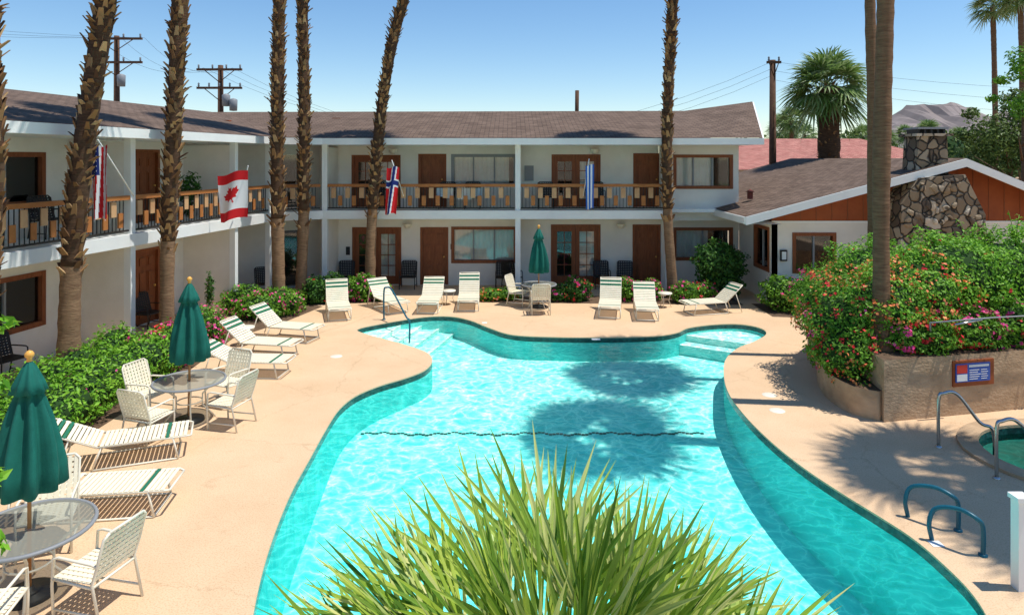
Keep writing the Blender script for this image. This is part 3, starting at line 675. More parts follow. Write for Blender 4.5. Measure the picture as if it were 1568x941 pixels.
mb = MB(); mb.tube([(7.35, 12.0, 1.72), (8.6, 12.25, 1.75), (10.6, 12.7, 1.74)], .014, 'grey'); mb.tube([(7.35, 12.0, 1.72), (7.6, 12.4, 1.4)], .014, 'grey'); mb.tube([(7.75, 11.95, 1.70), (8.3, 12.06, 1.76)], .018, 'chrome'); mb.done('garden_pipe')
M['signblue'] = mat('sign_blue', (.02, .10, .42), rough=.4); M['signred'] = mat('sign_red', (.6, .04, .03), rough=.4)
un = (V((9.44, 12.58, 0))-V((6.5, 11.93, 0))).normalized(); FP = (V((6.5, 11.93, 0)), un, V((un.y, -un.x, 0)))
mb = MB(); mb.fbox(FP, 1.42, 2.3, .0, .03, .52, .98, 'rust'); mb.fbox(FP, 1.46, 2.2, .03, .045, .60, .93, 'signblue')
mb.fbox(FP, 1.48, 1.70, .045, .05, .76, .91, 'signred'); mb.fbox(FP, 1.48, 1.70, .045, .05, .62, .74, 'white'); mb.fbox(FP, 1.74, 2.17, .045, .049, .86, .90, 'white')
for k in range(5): mb.fbox(FP, 1.75, 1.93+.03*(k % 3), .045, .049, .64+.04*k, .652+.04*k, 'white'); mb.fbox(FP, 2.0, 2.13+.02*(k % 2), .045, .049, .64+.04*k, .650+.04*k, 'white')
mb.done('pool_rules_sign')

# ---------------------------------------------------------------- palms
def fan_leaf(mb, o, d, pet, bl_, nb_, spread, wid, droop, segs, r, m, petm=None):
    d = d.normalized(); up = V((0, 0, 1)); s = d.cross(up)
    if s.length < .05: s = V((1, 0, 0))
    s.normalize(); nr = s.cross(d).normalized(); rot = r.uniform(-.5, .5); s, nr = s*math.cos(rot)+nr*math.sin(rot), nr*math.cos(rot)-s*math.sin(rot)
    hub = o+d*pet-V((0, 0, droop*.15*pet))
    if pet > .05:
        q = s*.018; t = nr*.01
        mb.add([o-q, o+q, hub+q*.7, hub-q*.7, o+t, hub+t], [(0, 1, 2, 3), (0, 4, 5, 3), (1, 2, 5, 4)], petm or m)
    for i in range(nb_):
        a = -spread+2*spread*i/(nb_-1)+r.uniform(-.04, .04)
        bd = (d*math.cos(a)+s*math.sin(a)+nr*r.uniform(-.1, .1)).normalized(); sd = nr.cross(bd).normalized()
        Ln = bl_*(.72+.28*math.cos(a))*r.uniform(.8, 1.08); vs = []
        for k in range(segs+1):
            t = k/segs; p = hub+bd*Ln*t-V((0, 0, 1))*(droop*Ln*t*t)
            wk = wid*(.35+1.3*t if t < .4 else .87*(1-(t-.4)/.6)**.75+.02)
            vs += [p-sd*wk+nr*wk*.45, p, p+sd*wk+nr*wk*.45]
        fs = []
        for k in range(segs): b0 = 3*k; fs += [(b0, b0+1, b0+4, b0+3), (b0+1, b0+2, b0+5, b0+4)]
        mb.add(vs, fs, m)
def crown_mesh(seed, nl=42):
    r = random.Random(seed); mb = MB()
    for k in range(nl):
        az = k*2.399+r.uniform(-.2, .2); el = math.radians(82-130*(k/nl)**.9+r.uniform(-8, 8))
        d = V((math.cos(az)*math.cos(el), math.sin(az)*math.cos(el), math.sin(el)))
        fan_leaf(mb, V((0, 0, 0)), d, r.uniform(.55, .85), r.uniform(.85, 1.1), 17, 1.5, .045, .36, 3, r, 'frond')
    return mb.mesh('fan_crown')
CR = [crown_mesh(1), crown_mesh(2)]; CRD = crown_mesh(3, 70)
def palm(name, path, r0, r1, shag, H, boots=True, bark='bark', cs=1.0, ci=0, seed=1, cm=None):
    """path: list of Vectors, extended to height H"""
    r = random.Random(seed)
    P_ = [V(p) for p in path]; dlast = (P_[-1]-P_[-2]).normalized()
    if P_[-1].z < H: P_.append(P_[-1]+dlast*((H-P_[-1].z)/max(.5, dlast.z)))
    base = P_[0]; rt = root(name, tuple(base))
    cv = catmull(P_, 14)
    step = .14; pts = []; acc = 0; nxt = 0
    for a, b in zip(cv[:-1], cv[1:]):
        l = (b-a).length
        while nxt <= acc+l: pts.append(a.lerp(b, (nxt-acc)/l)); nxt += step
        acc += l
    n_ = len(pts); rs = [(r0+(r1-r0)*i/n_)*(1+.05*r.uniform(-1, 1)+.04*math.sin(i*.23+seed))+(.10*math.exp(-i*step/.35)) for i in range(n_)]
    mb = MB(); mb.tube(pts, rs, bark, 14)
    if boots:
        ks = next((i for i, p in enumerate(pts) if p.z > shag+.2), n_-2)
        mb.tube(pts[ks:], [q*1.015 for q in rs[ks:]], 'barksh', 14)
    mb.done('trunk', rt)
    if boots:
        mb = MB()
        for i, p in enumerate(pts):
            if p.z < shag+r.uniform(-.4, .4): continue
            clump = .5+.5*math.sin(i*.35+seed*2)+.5*math.sin(i*.13+seed)
            for sub in range(2):
                q = p+V((0, 0, step*.5*sub))
                for k in range(4):
                    if r.random() < .22: continue
                    a = (k/4)*6.283+i*1.2+sub*.8+r.uniform(-.3, .3); c, s = math.cos(a), math.sin(a); R0_ = rs[i]*.92
                    wd = r.uniform(.035, .075); ln = r.uniform(.08, .24); fl = r.uniform(.01, .08)+.07*max(0, clump)*r.random(); tt = .022
                    if r.random() < .09: fl += .09; ln *= .8
                    ra = V((c, s, 0)); ta = V((-s, c, 0)); upv = V((0, 0, 1))
                    b0 = q+ra*(R0_-.03); tp = q+ra*(R0_+fl)+upv*ln+ta*r.uniform(-.07, .07)
                    vs = [b0-ta*wd, b0+ta*wd, b0+ta*wd+ra*.035, b0-ta*wd+ra*.035, tp-ta*wd*.6, tp+ta*wd*.6, tp+ta*wd*.5+ra*tt, tp-ta*wd*.5+ra*tt]
                    mb.hexa([tuple(v) for v in vs], 'boot')
        mb.done('leaf_boots', rt)
    if cs: place(cm or CR[ci], 'crown', tuple(pts[-1]), r.uniform(0, 6), cs, rt)
    return rt
def at(px, py, D): return V((X(px, D), D, Zh(py, D)))
def basep(px, py): return G(px, py)
b1 = basep(105, 602); palm('palm_tree', [b1, at(110, 400, b1.y), at(132, 200, b1.y), at(163, 0, b1.y)], .20, .16, 2.3, 12.5, seed=1)
b2 = basep(256, 540); palm('palm_tree', [b2, at(257, 380, b2.y), at(266, 200, b2.y), at(276, 0, b2.y)], .16, .18, 2.4, 13.5, seed=2, ci=1)
b3 = basep(428, 475); palm('palm_tree', [b3, at(425, 330, b3.y), at(425, 160, b3.y), at(428, 0, b3.y)], .19, .16, 2.5, 14, seed=3)
b4 = basep(460, 462); palm('palm_tree', [b4, at(465, 330, b4.y), at(466, 160, b4.y), at(463, 0, b4.y)], .165, .165, 2.7, 13, seed=4, ci=1)
b5 = basep(566, 455); palm('palm_tree', [b5, at(570, 330, b5.y), at(583, 180, b5.y), at(600, 70, b5.y), at(618, 0, b5.y)], .165, .165, 2.6, 12, seed=5)
b6 = basep(1031, 455); palm('palm_tree', [b6, at(1022, 320, b6.y), at(1022, 180, b6.y), at(1030, 0, b6.y)], .15, .17, 2.6, 13, seed=6, ci=1)
palm('palm_tree', [V((-9.0, 11.4, 0)), at(-12, 300, 11.4), at(-18, 40, 11.4)], .15, .16, 2.2, 13, seed=7)
p7 = V((X(1350, 12.7), 12.7, 1.0)); palm('palm_tree', [p7, at(1349, 300, 12.7), at(1352, 150, 12.7), at(1356, 0, 12.7)], .15, .155, 99, 14.5, False, 'barksm', 1.15, seed=8)
p8 = V((X(1337, 15.8), 15.8, 1.0)); palm('palm_tree', [p8, at(1336, 200, 15.8), at(1332, 0, 15.8)], .12, .11, 99, 14.5, False, 'barksm', 1.1, 1, seed=9)
palm('palm_tree', [V((11.6, 9.6, 0)), V((11.5, 9.6, 8)), V((11.4, 9.6, 13))], .2, .17, 99, 14, False, 'barksm', 1.2, seed=10)
palm('palm_tree', [V((12.3, 7.6, 0)), V((12.2, 7.6, 8)), V((12.2, 7.6, 13))], .2, .17, 99, 14.5, False, 'barksm', 1.2, 1, seed=14)
bp = at(1266, 132, 32); palm('fan_palm_tree', [V((bp.x+.1, 32, 0)), V((bp.x+.1, 32, 5)), bp], .5, .45, 2, bp.z-.2, True, 'bark', 1.42, 0, seed=11, cm=CRD)
for px, py, D in ((1520, 8, 42), (1562, -8, 38)):
    q = at(px, py, D); palm('fan_palm_tree', [V((q.x+.1, D, 0)), V((q.x+.15, D, q.z*.5)), q], .17, .14, 99, q.z-.2, False, 'barksm', .95, 1, seed=12)
for px, py, D, s in ((1386, 205, 95, .9), (1200, 195, 70, 1.), (1232, 205, 80, .9), (1420, 200, 100, 1.1), (1470, 210, 90, .9), (1212, 182, 60, .8), (1320, 210, 75, 1.), (1356, 212, 88, .9)):
    q = at(px, py, D); palm('fan_palm_tree', [V((q.x, D, 0)), V((q.x, D, q.z*.5)), q], .2, .18, 99, q.z-.1, False, 'barksm', s*1.3, 0, seed=13)

def branches(x, y, h, m='barksm'):
    def f(mb):
        mb.tube([(x, y, 0), (x+.1, y, h*.45), (x, y, h*.8)], [.2, .12, .02], m, 8)
        r = random.Random(int(x*10))
        for k in range(9):
            a = r.uniform(0, 6.28); z0 = h*r.uniform(.35, .65); l = h*r.uniform(.12, .2)
            mb.tube([(x, y, z0), (x+math.cos(a)*l*.6, y+math.sin(a)*l*.6, z0+l*.5), (x+math.cos(a)*l, y+math.sin(a)*l, z0+l*.8)], [.05, .03, .008], m, 6)
    return f
tx = X(1545, 30)
foliage('leafy_tree', [(tx-.6, 30, 5.6, 1.3, 1.3, 1.0), (tx+.9, 30, 6.3, 1.4, 1.2, 1.2), (tx-1.0, 30.4, 4.3, 1.4, 1.2, .9), (tx+1.3, 30, 4.6, 1.5, 1.3, 1.2), (tx+.2, 30, 7.2, .6, .6, .5), (tx-1.7, 30, 6.6, .35, .35, .25), (tx-1.9, 30, 5.6, .5, .5, .3)], 11000, .16, 'leafo', (), 0, 20, False, inner=.2, extra=branches(tx, 30, 7.0))
tx2 = X(1565, 26)
foliage('leafy_tree', [(tx2, 26, 8.2, .55, .6, .7), (tx2-.7, 26, 7.6, .35, .4, .2), (tx2-1.1, 26, 6.9, .3, .3, .15), (tx2+.2, 26, 6.6, .6, .7, .6)], 1500, .15, 'leafm', (), 0, 21, False, inner=.2, extra=branches(tx2, 26, 8.2))
r = random.Random(5); dm = []
for k in range(70):
    D = r.uniform(58, 100); px = r.uniform(1150, 1750); dm.append((X(px, D), D, r.uniform(2., 4.6)+D*.012, r.uniform(2, 4), 2, r.uniform(1.5, 2.6)))
foliage('distant_trees', dm, 22000, .5, 'leafo', (), 0, 22, True)
mb = MB(); vs = []; nx_, ny_ = 140, 14
prof = [(1180, 0), (1300, 20), (1350, 50), (1375, 58), (1400, 74), (1415, 84), (1440, 81), (1462, 84), (1485, 78), (1510, 60), (1545, 68), (1600, 75), (1700, 55), (1850, 30), (2000, 0)]
for j in range(ny_+1):
    D = 2600+130*j; t = 1-abs(j-9)/9. if j < 9 else 1-(j-9)/8
    for i in range(nx_+1):
        px = 1180+820*i/nx_; h = np.interp(px, [a for a, b in prof], [b for a, b in prof])*3770/F*1.0
        x_ = (px-784)*3770/F; nz = noise.fractal(V((x_/260., D/260., 0)), .9, 2., 6)
        vs.append((x_, D, max(-5, h*max(0, t)**.8*(1+.22*nz*(1 if j != 9 else .25))+nz*38*t)))
mb.add(vs, [(j*(nx_+1)+i, j*(nx_+1)+i+1, (j+1)*(nx_+1)+i+1, (j+1)*(nx_+1)+i) for j in range(ny_) for i in range(nx_)], 'mount', False); mb.done('mountain_range')

# ---------------------------------------------------------------- utility poles
def upole(px, top, D, arms, xf=False, lean=0):
    x = X(px, D); zt = Zh(top, D); mb = MB()
    mb.tube([(x, D, 0), (x+lean, D, zt)], [.2, .14], 'util', 10)
    for (yy, hw, n_) in arms:
        z_ = Zh(yy, D); mb.box((x-hw, D-.22, z_-.06), (x+hw, D-.1, z_+.06), 'util')
        for k in range(n_):
            a = x-hw+.1+(2*hw-.2)*k/(n_-1); mb.lathe([(.03, z_+.07), (.06, z_+.12), (.04, z_+.18), (.06, z_+.24), (0, z_+.3)], 'grey', 8, (a, D-.16))
        mb.tube([(x-hw*.7, D-.16, z_), (x, D-.16, z_-.7)], .025, 'util', 5); mb.tube([(x+hw*.7, D-.16, z_), (x, D-.16, z_-.7)], .025, 'util', 5)
    if xf:
        for a in xf: z_ = Zh(a[1], D); mb.lathe([(0, z_-.32), (.2, z_-.3), (.22, z_+.3), (.16, z_+.35), (0, z_+.4)], 'grey', 14, (x+a[0], D-.35))
    mb.done('utility_pole')
upole(179, 55, 38, [(60, 1.5, 4), (96, 1.5, 4)], [(.45, 125)])
upole(338, 100, 38, [(107, 1.25, 4), (135, 1.25, 5)], [(.45, 155), (.85, 162)])
upole(1183, 92, 34, [(96, .35, 2)])
x = X(883, 31); mb = MB(); mb.tube([(x, 31, 6), (x+.02, 31, 7.7)], .09, 'util'); mb.done('vent_pipe')
mb = MB()
def wire(a, b, sag):
    pts = [V(a).lerp(V(b), t/14)-V((0, 0, sag*4*(t/14)*(1-t/14))) for t in range(15)]; mb.tube(pts, .006, 'black', 4)
a1 = at(150, 58, 38); a2 = at(312, 104, 38)
for k in range(3):
    wire(a1+V((k*1.3, 0, 0)), a2+V((k*.8, 0, 0)), .9); wire(a1+V((k*1.3, 0, 0)), (-48, 30, 13.5+k*.5), 1.)
    wire(a2+V((k*.8, 0, 0)), at(1183, 94, 34)+V((k*.1, 0, -.3*k)), 3.6)
    wire(at(1183, 94+k*14, 34), (46, 40, 9.3-k*.9), 1.)
mb.done('power_lines')

# ---------------------------------------------------------------- furniture
def chaise_mesh(up):
    mb = MB(); r = .016; W = .31; h = .34; hx_ = -.25; fx = 1.0; bl_ = .72; ang = math.radians(up)
    bx_, bz_ = hx_-bl_*math.cos(ang), h+bl_*math.sin(ang)
    for s in (-1, 1):
        y = s*W
        mb.tube([(hx_, y, h), (fx-.05, y, h), (fx, y*.9, h-.01)], r, 'frame', 6); mb.tube([(hx_, y, h), (bx_, y, bz_)], r, 'frame', 6)
        mb.tube([(.75, y, h), (.82, y, .02), (.82, y, .02)], r, 'frame', 6); mb.tube([(-.2, y, h), (-.32, y, .02)], r, 'frame', 6)
        mb.tube([(-.32, y, .016), (.82, y, .016)], r*.9, 'frame', 6)
        if up > 10: mb.tube([(hx_-.4*math.cos(ang), y, h+.4*math.sin(ang)), (hx_-.52, y, .02)], r*.8, 'frame', 6)
        else: mb.tube([(bx_+.1, y, h), (bx_+.05, y, .02)], r, 'frame', 6)
    mb.tube([(fx, -W*.9, h-.01), (fx, W*.9, h-.01)], r, 'frame', 6); mb.tube([(bx_, -W, bz_), (bx_, W, bz_)], r, 'frame', 6)
    mb.tube([(.82, -W, .02), (.82, W, .02)], r, 'frame', 6); mb.tube([(-.32, -W, .02), (-.32, W, .02)], r, 'frame', 6)
    k = 0; t = hx_+.03
    while t < fx-.05:
        mb.box((t, -W-.01, h+.012), (t+.048, W+.01, h+.02), 'gstrap' if k in (14,) else 'strap'); t += .062; k += 1
    t = .04; k = 0
    dx, dz = -math.cos(ang), math.sin(ang)
    while t < bl_-.05:
        m = 'gstrap' if k in (7, 9) else 'strap'
        T = Matrix.Translation((hx_+dx*t, 0, h+dz*t)) @ Matrix.Rotation(ang, 4, 'Y')
        mb.box((-.024, -W-.01, .012), (.024, W+.01, .02), m, T); t += .062; k += 1
    return mb.mesh('chaise_lounge_mesh')
CU, CF = chaise_mesh(42), chaise_mesh(3); CM = chaise_mesh(25); CV = chaise_mesh(55)
for (x, y, a, me) in ((-5.45, 8.95, 8, CF), (-6.0, 10.45, 22, CM), (-5.7, 14.6, -4, CM), (-5.95, 16.0, -10, CU), (-5.85, 17.5, -14, CU),
                      (-5.15, 20.2, -72, CV), (-3.85, 21.0, -55, CU), (-2.5, 21.1, -91, CU), (-1.35, 21.4, -88, CV),
                      (2.95, 20.5, -100, CV), (3.95, 20.2, -97, CU), (6.05, 20.5, 195, CU)):
    place(me, 'chaise_lounge', (x, y, 0), math.radians(a))
def chair_mesh(fm='frame', sm='strap'):
    mb = MB(); r = .015; W = .27; h = .42
    for s in (-1, 1):
        y = s*W
        mb.tube([(.26, y, .0), (.28, y, .35), (.26, y, .62), (.2, y, .64), (-.2, y, .62), (-.27, y, .6)], r, fm, 6)
        mb.tube([(-.3, y, 0), (-.2, y, h), (-.26, y, .6), (-.34, y, .88), (-.36, y*.8, .93)], r, fm, 6)
        mb.tube([(.27, y, h), (-.2, y, h-.03)], r, fm, 6); mb.tube([(.26, y, .12), (-.28, y, .12)], r*.8, fm, 6)
    mb.tube([(-.36, -W*.8, .93), (-.36, W*.8, .93)], r, fm, 6); mb.tube([(.27, -W, h), (.27, W, h)], r, fm, 6); mb.tube([(-.2, -W, h-.03), (-.2, W, h-.03)], r, fm, 6)
    for k in range(8): t = -.18+k*.058; mb.box((t, -W, h+.005), (t+.045, W, h+.012), sm)
    for k in range(8): t = -W+.03+k*.065; mb.box((-.2, t, h+.013), (.27, t+.04, h+.018), sm)
    T = Matrix.Translation((-.2, 0, h)) @ Matrix.Rotation(math.radians(-17.5), 4, 'Y')
    for k in range(8): t = .03+k*.06; mb.box((-.004, -W, t), (.004, W, t+.042), sm, T)
    for k in range(8): t = -W+.03+k*.065; mb.box((.005, t, .02), (.01, t+.04, .52), sm, T)
    return mb.mesh('chair_mesh')
CH = chair_mesh(); CHD = chair_mesh('patio', 'patio')
def table_set(x, y, rad, chairs, seed, top=2.55):
    mb = MB(); mb.lathe([(0, .715), (rad-.02, .715)], 'ttop', 40, (x, y)); mb.lathe([(rad-.03, .69), (rad, .69), (rad+.01, .705), (rad, .725), (rad-.03, .725), (rad-.03, .69)], 'grey', 40, (x, y))
    for k in range(4):
        a = k*math.pi/2+.5; c, s = math.cos(a), math.sin(a)
        mb.tube([(x+c*rad*.8, y+s*rad*.8, .69), (x+c*rad*.35, y+s*rad*.35, .45), (x+c*rad*.35, y+s*rad*.35, .25), (x+c*rad*.7, y+s*rad*.7, .01)], .016, 'frame', 6)
    mb.tube([(x+.35*rad*math.cos(a), y+.35*rad*math.sin(a), .35) for a in [i*math.pi/8+.5 for i in range(17)]], .012, 'frame', 6)
    mb.done('patio_table')
    mb = MB(); mb.tube([(x, y, .03), (x, y, top-.05)], .02, 'polewood', 10)
    mb.lathe([(0, .1), (.04, .1), (.05, .06), (.24, .05), (.25, .0)], 'patio', 24, (x, y))
    mod = lambda th, z_: 1+.24*math.cos(8*th+.4*math.sin(z_*3)+seed)*(1 if z_ < top-.4 else .4)+.06*math.sin(3*th+z_*4+seed)
    mb.lathe([(.25, top-1.44), (.275, top-1.42), (.265, top-1.2), (.23, top-.95), (.185, top-.7), (.13, top-.5), (.105, top-.42), (.165, top-.40), (.13, top-.3), (.06, top-.14), (.02, top-.08)], 'canvas', 64, (x, y), True, None, mod)
    mb.lathe([(.0, top-.1), (.03, top-.08), (.022, top-.055), (.045, top-.025), (.045, top), (.025, top+.025), (0, top+.035)], 'finial', 14, (x, y)); mb.done('closed_patio_umbrella')
    for cx, cy in chairs:
        place(CH, 'strap_patio_chair', (cx, cy, 0), math.atan2(y-cy, x-cx))
table_set(-5.09, 7.2, .62, [(-4.25, 7.0), (-5.5, 8.1), (-4.95, 6.35)], 1)
table_set(-5.67, 12.0, .60, [(-6.5, 12.25), (-5.35, 12.85), (-5.95, 11.15), (-4.85, 11.8)], 2, 2.5)
table_set(.83, 21.2, .55, [(.2, 21.5), (.85, 20.35)], 3, 2.52)
for x, y in ((-2.0, 21.6), (4.75, 21.2), (-6.6, 16.9)):
    mb = MB(); mb.lathe([(0, .45), (.22, .45), (.22, .42)], 'frame', 20, (x, y)); [mb.tube([(x+.18*math.cos(a), y+.18*math.sin(a), .44), (x+.12*math.cos(a), y+.12*math.sin(a), .2), (x+.2*math.cos(a), y+.2*math.sin(a), 0)], .011, 'frame', 6) for a in (0, 2.1, 4.2)]; mb.done('side_table')
for x, y, a in ((-3.7, 24.3, -90), (-5.9, 24.3, -80), (-.3, 24.2, -90), (.0, 24.2, -60), (3.2, 24.3, -90), (4.0, 24.2, -100), (-8.9, 21.4, -20), (-8.3, 22.9, -60), (-10.6, 14.3, -20), (-9.9, 18.6, -20)):
    place(CHD, 'patio_chair', (x, y, 0), math.radians(a))
for x, y, a in ((-2.3, 24.2, -90), (-1.4, 24.2, -90), (1.2, 24.2, -90), (3, 24.2, -90), (-4.8, 24.2, -80), (-10.3, 15.2, -20), (-10.6, 13.6, -10)):
    place(CHD, 'patio_chair', (x, y, S2), math.radians(a))
M['towelb'] = mat('blue_towel', (.35, .5, .65), (.55, .65, .75), 8, .9); M['towelw'] = mat('white_towel', (.75, .74, .72), rough=.9)
for px0, px1, m_, zb in ((667, 680, 'towelb', 3.3), (682, 694, 'towelw', 3.25), (700, 722, 'towelw', 3.2), (726, 738, 'towelb', 3.3)):
    mb = MB(); curtain(mb, FBf, X(px0, 23.3), X(px1, 23.3), zb, 3.60, -.2, m_); mb.done('hanging_towel')

def rail_obj(name, pts, r_, m): mb = MB(); mb.tube(catmull([V(p) for p in pts], 6), r_, m, 10); [mb.lathe([(.05, .0), (.05, .02), (.02, .03)], m, 12, (p[0], p[1])) for p in (pts[0], pts[-1]) if p[2] > -.01]; mb.done(name)
q0 = G(588, 489); q1 = G(627, 503)
rail_obj('pool_handrail', [(q0.x, q0.y, 0), (q0.x, q0.y, .8), (q0.x+.08, q0.y-.03, .93), (q0.x+.25, q0.y-.08, .85), (q1.x-.1, q1.y, .35), (q1.x, q1.y, .2), (q1.x, q1.y, -.4)], .024, 'bluerail')
q0 = G(1437, 684); rail_obj('spa_handrail', [(q0.x, q0.y, 0), (q0.x, q0.y, .75), (q0.x+.08, q0.y, .86), (q0.x+.3, q0.y, .84), (q0.x+.62, q0.y-.05, .42), (q0.x+.8, q0.y-.1, .3), (q0.x+.82, q0.y-.1, -.3)], .026, 'chrome')
q0 = G(1526, 732); rail_obj('spa_handrail', [(q0.x, q0.y, 0), (q0.x, q0.y, .72), (q0.x+.08, q0.y, .83), (q0.x+.3, q0.y+.02, .82), (q0.x+.62, q0.y+.05, .45), (q0.x+.82, q0.y+.1, -.3)], .026, 'chrome')
for (pa, pb) in (((1467, 812), (1393, 790)), ((1505, 850), (1430, 826))):
    a = G(*pa); b = G(*pb)
    rail_obj('pool_ladder_rail', [(a.x, a.y, 0), (a.x, a.y, .32), (a.x-.06, a.y+.02, .42), ((a.x+b.x)/2, (a.y+b.y)/2, .46), (b.x+.02, b.y, .38), (b.x-.06, b.y, .2), (b.x-.02, b.y, -.05), (b.x-.02, b.y, -.5)], .027, 'bluerail')
q = G(1562, 900); mb = MB(); mb.box((q.x-.06, q.y-.06, 0), (q.x+.06, q.y+.06, .95), 'white'); mb.box((q.x-.08, q.y-.08, .95), (q.x+.08, q.y+.08, 1.0), 'white'); mb.done('white_post')

# ---------------------------------------------------------------- flags
FC_ = {'r': mat('flag_red', (.62, .015, .02), rough=.8), 'w': mat('flag_white', (.8, .8, .8), rough=.8), 'b': mat('flag_navy', (.015, .03, .18), rough=.8), 'l': mat('flag_blue', (.02, .13, .5), rough=.8)}
def flag(name, p, wd, ht, cf, folds, amp, nu, nv, skew=0, pole=None, slope=.08):
    mb = MB(); vs = []
    for j in range(nv+1):
        for i in range(nu+1):
            a, b = i/nu, j/nv; am = amp*(.25+.75*b)
            vs.append((p.x+wd*(a-.5)*(1-.1*b)+skew*b+.15*am*math.cos(a*folds*6.28), p.y+am*math.sin(a*folds*6.28+b*1.5), p.z-ht*b-slope*(1-a)*wd-.03*math.sin(a*folds*6.28)))
    for k in 'rwbl': mb.mi(FC_[k])
    mb.v = [tuple(v) for v in vs]
    for j in range(nv):
        for i in range(nu):
            mb.f.append((j*(nu+1)+i, j*(nu+1)+i+1, (j+1)*(nu+1)+i+1, (j+1)*(nu+1)+i)); mb.m.append('rwbl'.index(cf((i+.5)/nu, (j+.5)/nv))); mb.sm.append(True)
    if pole: mb.tube([pole[0], pole[1]], .015, 'trim', 8)
    mb.done(name)
leaf = [(0, 1), (.12, .72), (.3, .8), (.22, .42), (.45, .6), (.52, .48), (.85, .55), (.72, .25), (.85, .12), (.42, -.22), (.46, -.42), (.06, -.36), (.06, -.8)]
leaf = leaf+[(-a, b) for a, b in leaf[::-1]]
def inpoly(x, y, P_):
    c = False; n_ = len(P_)
    for i in range(n_):
        (x1, y1), (x2, y2) = P_[i], P_[i-1]
        if (y1 > y) != (y2 > y) and x < (x2-x1)*(y-y1)/(y2-y1)+x1: c = not c
    return c
def canada(a, b):
    if b < .2 or b > .80: return 'r'
    x_, y_ = (a-.5)/.34, (.49-b)/.22; an = .35; x_, y_ = x_*math.cos(an)+y_*math.sin(an), -x_*math.sin(an)+y_*math.cos(an)
    return 'r' if inpoly(x_, y_, leaf) else 'w'
def usa(a, b):
    if b < .42 and a < .56: return 'w' if (int(a*24) % 3 == 1 and int(b*60) % 4 == 1) else 'b'
    return 'r' if int(a*9+b*2) % 2 == 0 else 'w'
def norway(a, b):
    a2 = a+.25*(b-.5)
    if abs(a2-.5) < .11 or abs(b-.35) < .05: return 'b'
    if abs(a2-.5) < .2 or abs(b-.35) < .09: return 'w'
    return 'r'
p = at(356, 260, 18.9); flag('canadian_flag', p, .84, 1.30, canada, 1.1, .14, 60, 80, -.02, (at(366, 312, 20.1), at(380, 254, 18.8)), .2)
p = at(150, 222, 13.9); flag('american_flag', p, .40, 1.5, usa, 1.6, .07, 40, 60, .05, (at(205, 300, 15.9), at(150, 214, 13.85)))
p = at(602, 255, 22.6); flag('norwegian_flag', p, .42, 1.55, norway, 1.2, .08, 40, 60, -.1, (at(618, 300, 23.2), at(600, 245, 22.5)))
p = at(903, 252, 22.6); flag('striped_flag', p, .28, 1.45, lambda a, b: 'l' if int(a*5) % 2 == 0 else 'w', 1., .06, 30, 30, .0, (at(893, 300, 23.2), at(902, 243, 22.5)))

# ---------------------------------------------------------------- foreground palm
r = random.Random(11); mb = MB(); cen = V((.22, 3.25, 1.62))
nl = 66
for k in range(nl):
    az = k*2.399+r.uniform(-.15, .15); e_ = 84-60*((k+.5)/nl)**.7+r.uniform(-7, 7); el = math.radians(e_)
    d = V((math.cos(az)*math.cos(el)*1.35, math.sin(az)*math.cos(el)*.8, math.sin(el)))
    fan_leaf(mb, cen, d, r.uniform(.36, .56)+.55*math.cos(el), r.uniform(.58, .84), 12, .85, .021, .04, 4, r, 'blade')
mb.tube([(cen.x, cen.y, -1.4), (cen.x+.03, cen.y, .6), cen], [.2, .17, .15], 'bark', 12)
mb.done('foreground_fan_palm')
def sap(mb):
    mb.tube([(-4.35, 5.0, 0), (-4.1, 5.1, 1.6), (-4.0, 5.1, 3.4)], [.03, .02, .008], 'barksm', 6)
foliage('young_tree', [(-3.85, 5.1, 3.38, .12, .1, .06), (-3.88, 5.1, 2.9, .1, .1, .08), (-3.9, 5.1, 2.2, .1, .1, .1), (-3.92, 5.1, 1.7, .12, .1, .1), (-4.1, 5.1, 2.5, .15, .1, .5)], 300, .11, 'hedge', (), 0, 30, False, inner=.2, extra=sap)
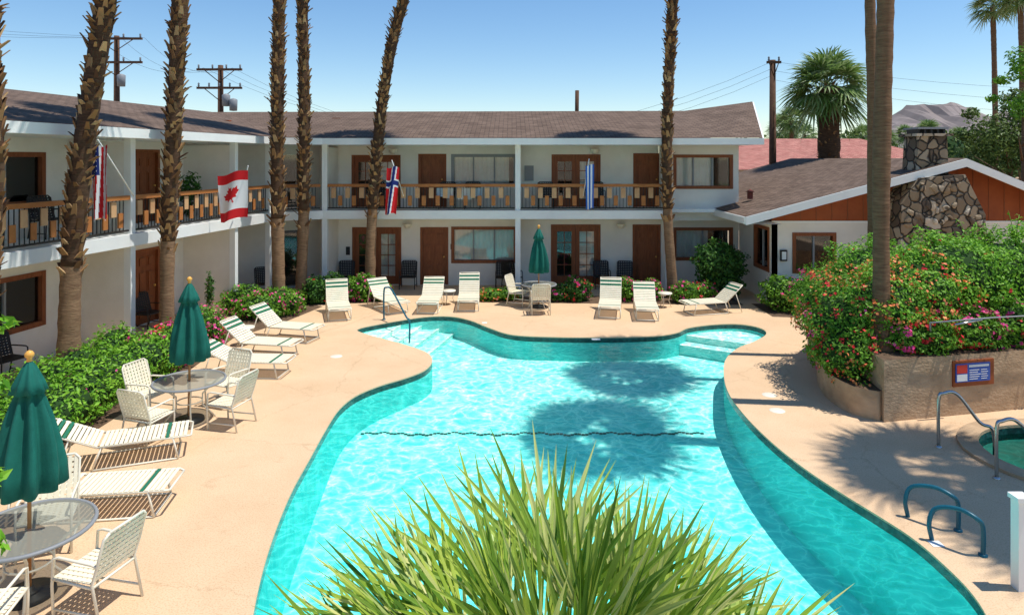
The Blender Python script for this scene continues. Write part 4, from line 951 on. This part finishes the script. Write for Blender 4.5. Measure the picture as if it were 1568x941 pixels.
foliage('potted_plant', [(-9.25, 19.6, 3.75, .3, .3, .45), (-9.3, 19.6, 3.2, .12, .12, .3)], 500, .13, 'leafd', (), 0, 31, False, inner=.3)
def fx(mb): mb.lathe([(.13, .0), (.17, .35), (.15, .35)], 'planter', 14, (-8.5, 19.2))
foliage('potted_plant', [(-8.5, 19.2, .9, .12, .12, .55)], 500, .08, 'leafd', (), 0, 32, False, inner=.2, extra=fx)

# ---------------------------------------------------------------- light, world, camera
el = math.radians(70); az = math.radians(96)
sd = V((math.sin(az)*math.cos(el), math.cos(az)*math.cos(el), math.sin(el)))
sun = bpy.data.lights.new('sun', 'SUN'); sun.energy = 5.0; sun.angle = math.radians(.5); sun.color = (1, .96, .89)
so = bpy.data.objects.new('sun', sun); so.rotation_euler = sd.to_track_quat('Z', 'Y').to_euler(); so.location = (10, 0, 30); scene.collection.objects.link(so)
wd = bpy.data.worlds.new('World'); scene.world = wd; wd.use_nodes = True; nt = wd.node_tree; nt.nodes.clear()
sk = nt.nodes.new('ShaderNodeTexSky'); sk.sky_type = 'NISHITA'; sk.sun_disc = False; sk.sun_elevation = el; sk.sun_rotation = az; sk.dust_density = .1; sk.ozone_density = 2.2
hs = nt.nodes.new('ShaderNodeHueSaturation'); hs.inputs['Saturation'].default_value = 1.2
bg = nt.nodes.new('ShaderNodeBackground'); bg.inputs[1].default_value = .15; ow_ = nt.nodes.new('ShaderNodeOutputWorld')
nt.links.new(sk.outputs[0], hs.inputs['Color']); nt.links.new(hs.outputs[0], bg.inputs[0]); nt.links.new(bg.outputs[0], ow_.inputs[0])
cam = bpy.data.cameras.new('camera'); cam.lens = 24; cam.sensor_width = 36; cam.shift_y = -.145; cam.clip_end = 20000; cam.clip_start = .05
co = bpy.data.objects.new('camera', cam); co.location = (0, 0, CAMH); co.rotation_euler = (math.radians(90), 0, 0); scene.collection.objects.link(co); scene.camera = co
scene.view_settings.view_transform = 'Standard'; scene.view_settings.look = 'None'; scene.view_settings.exposure = 0
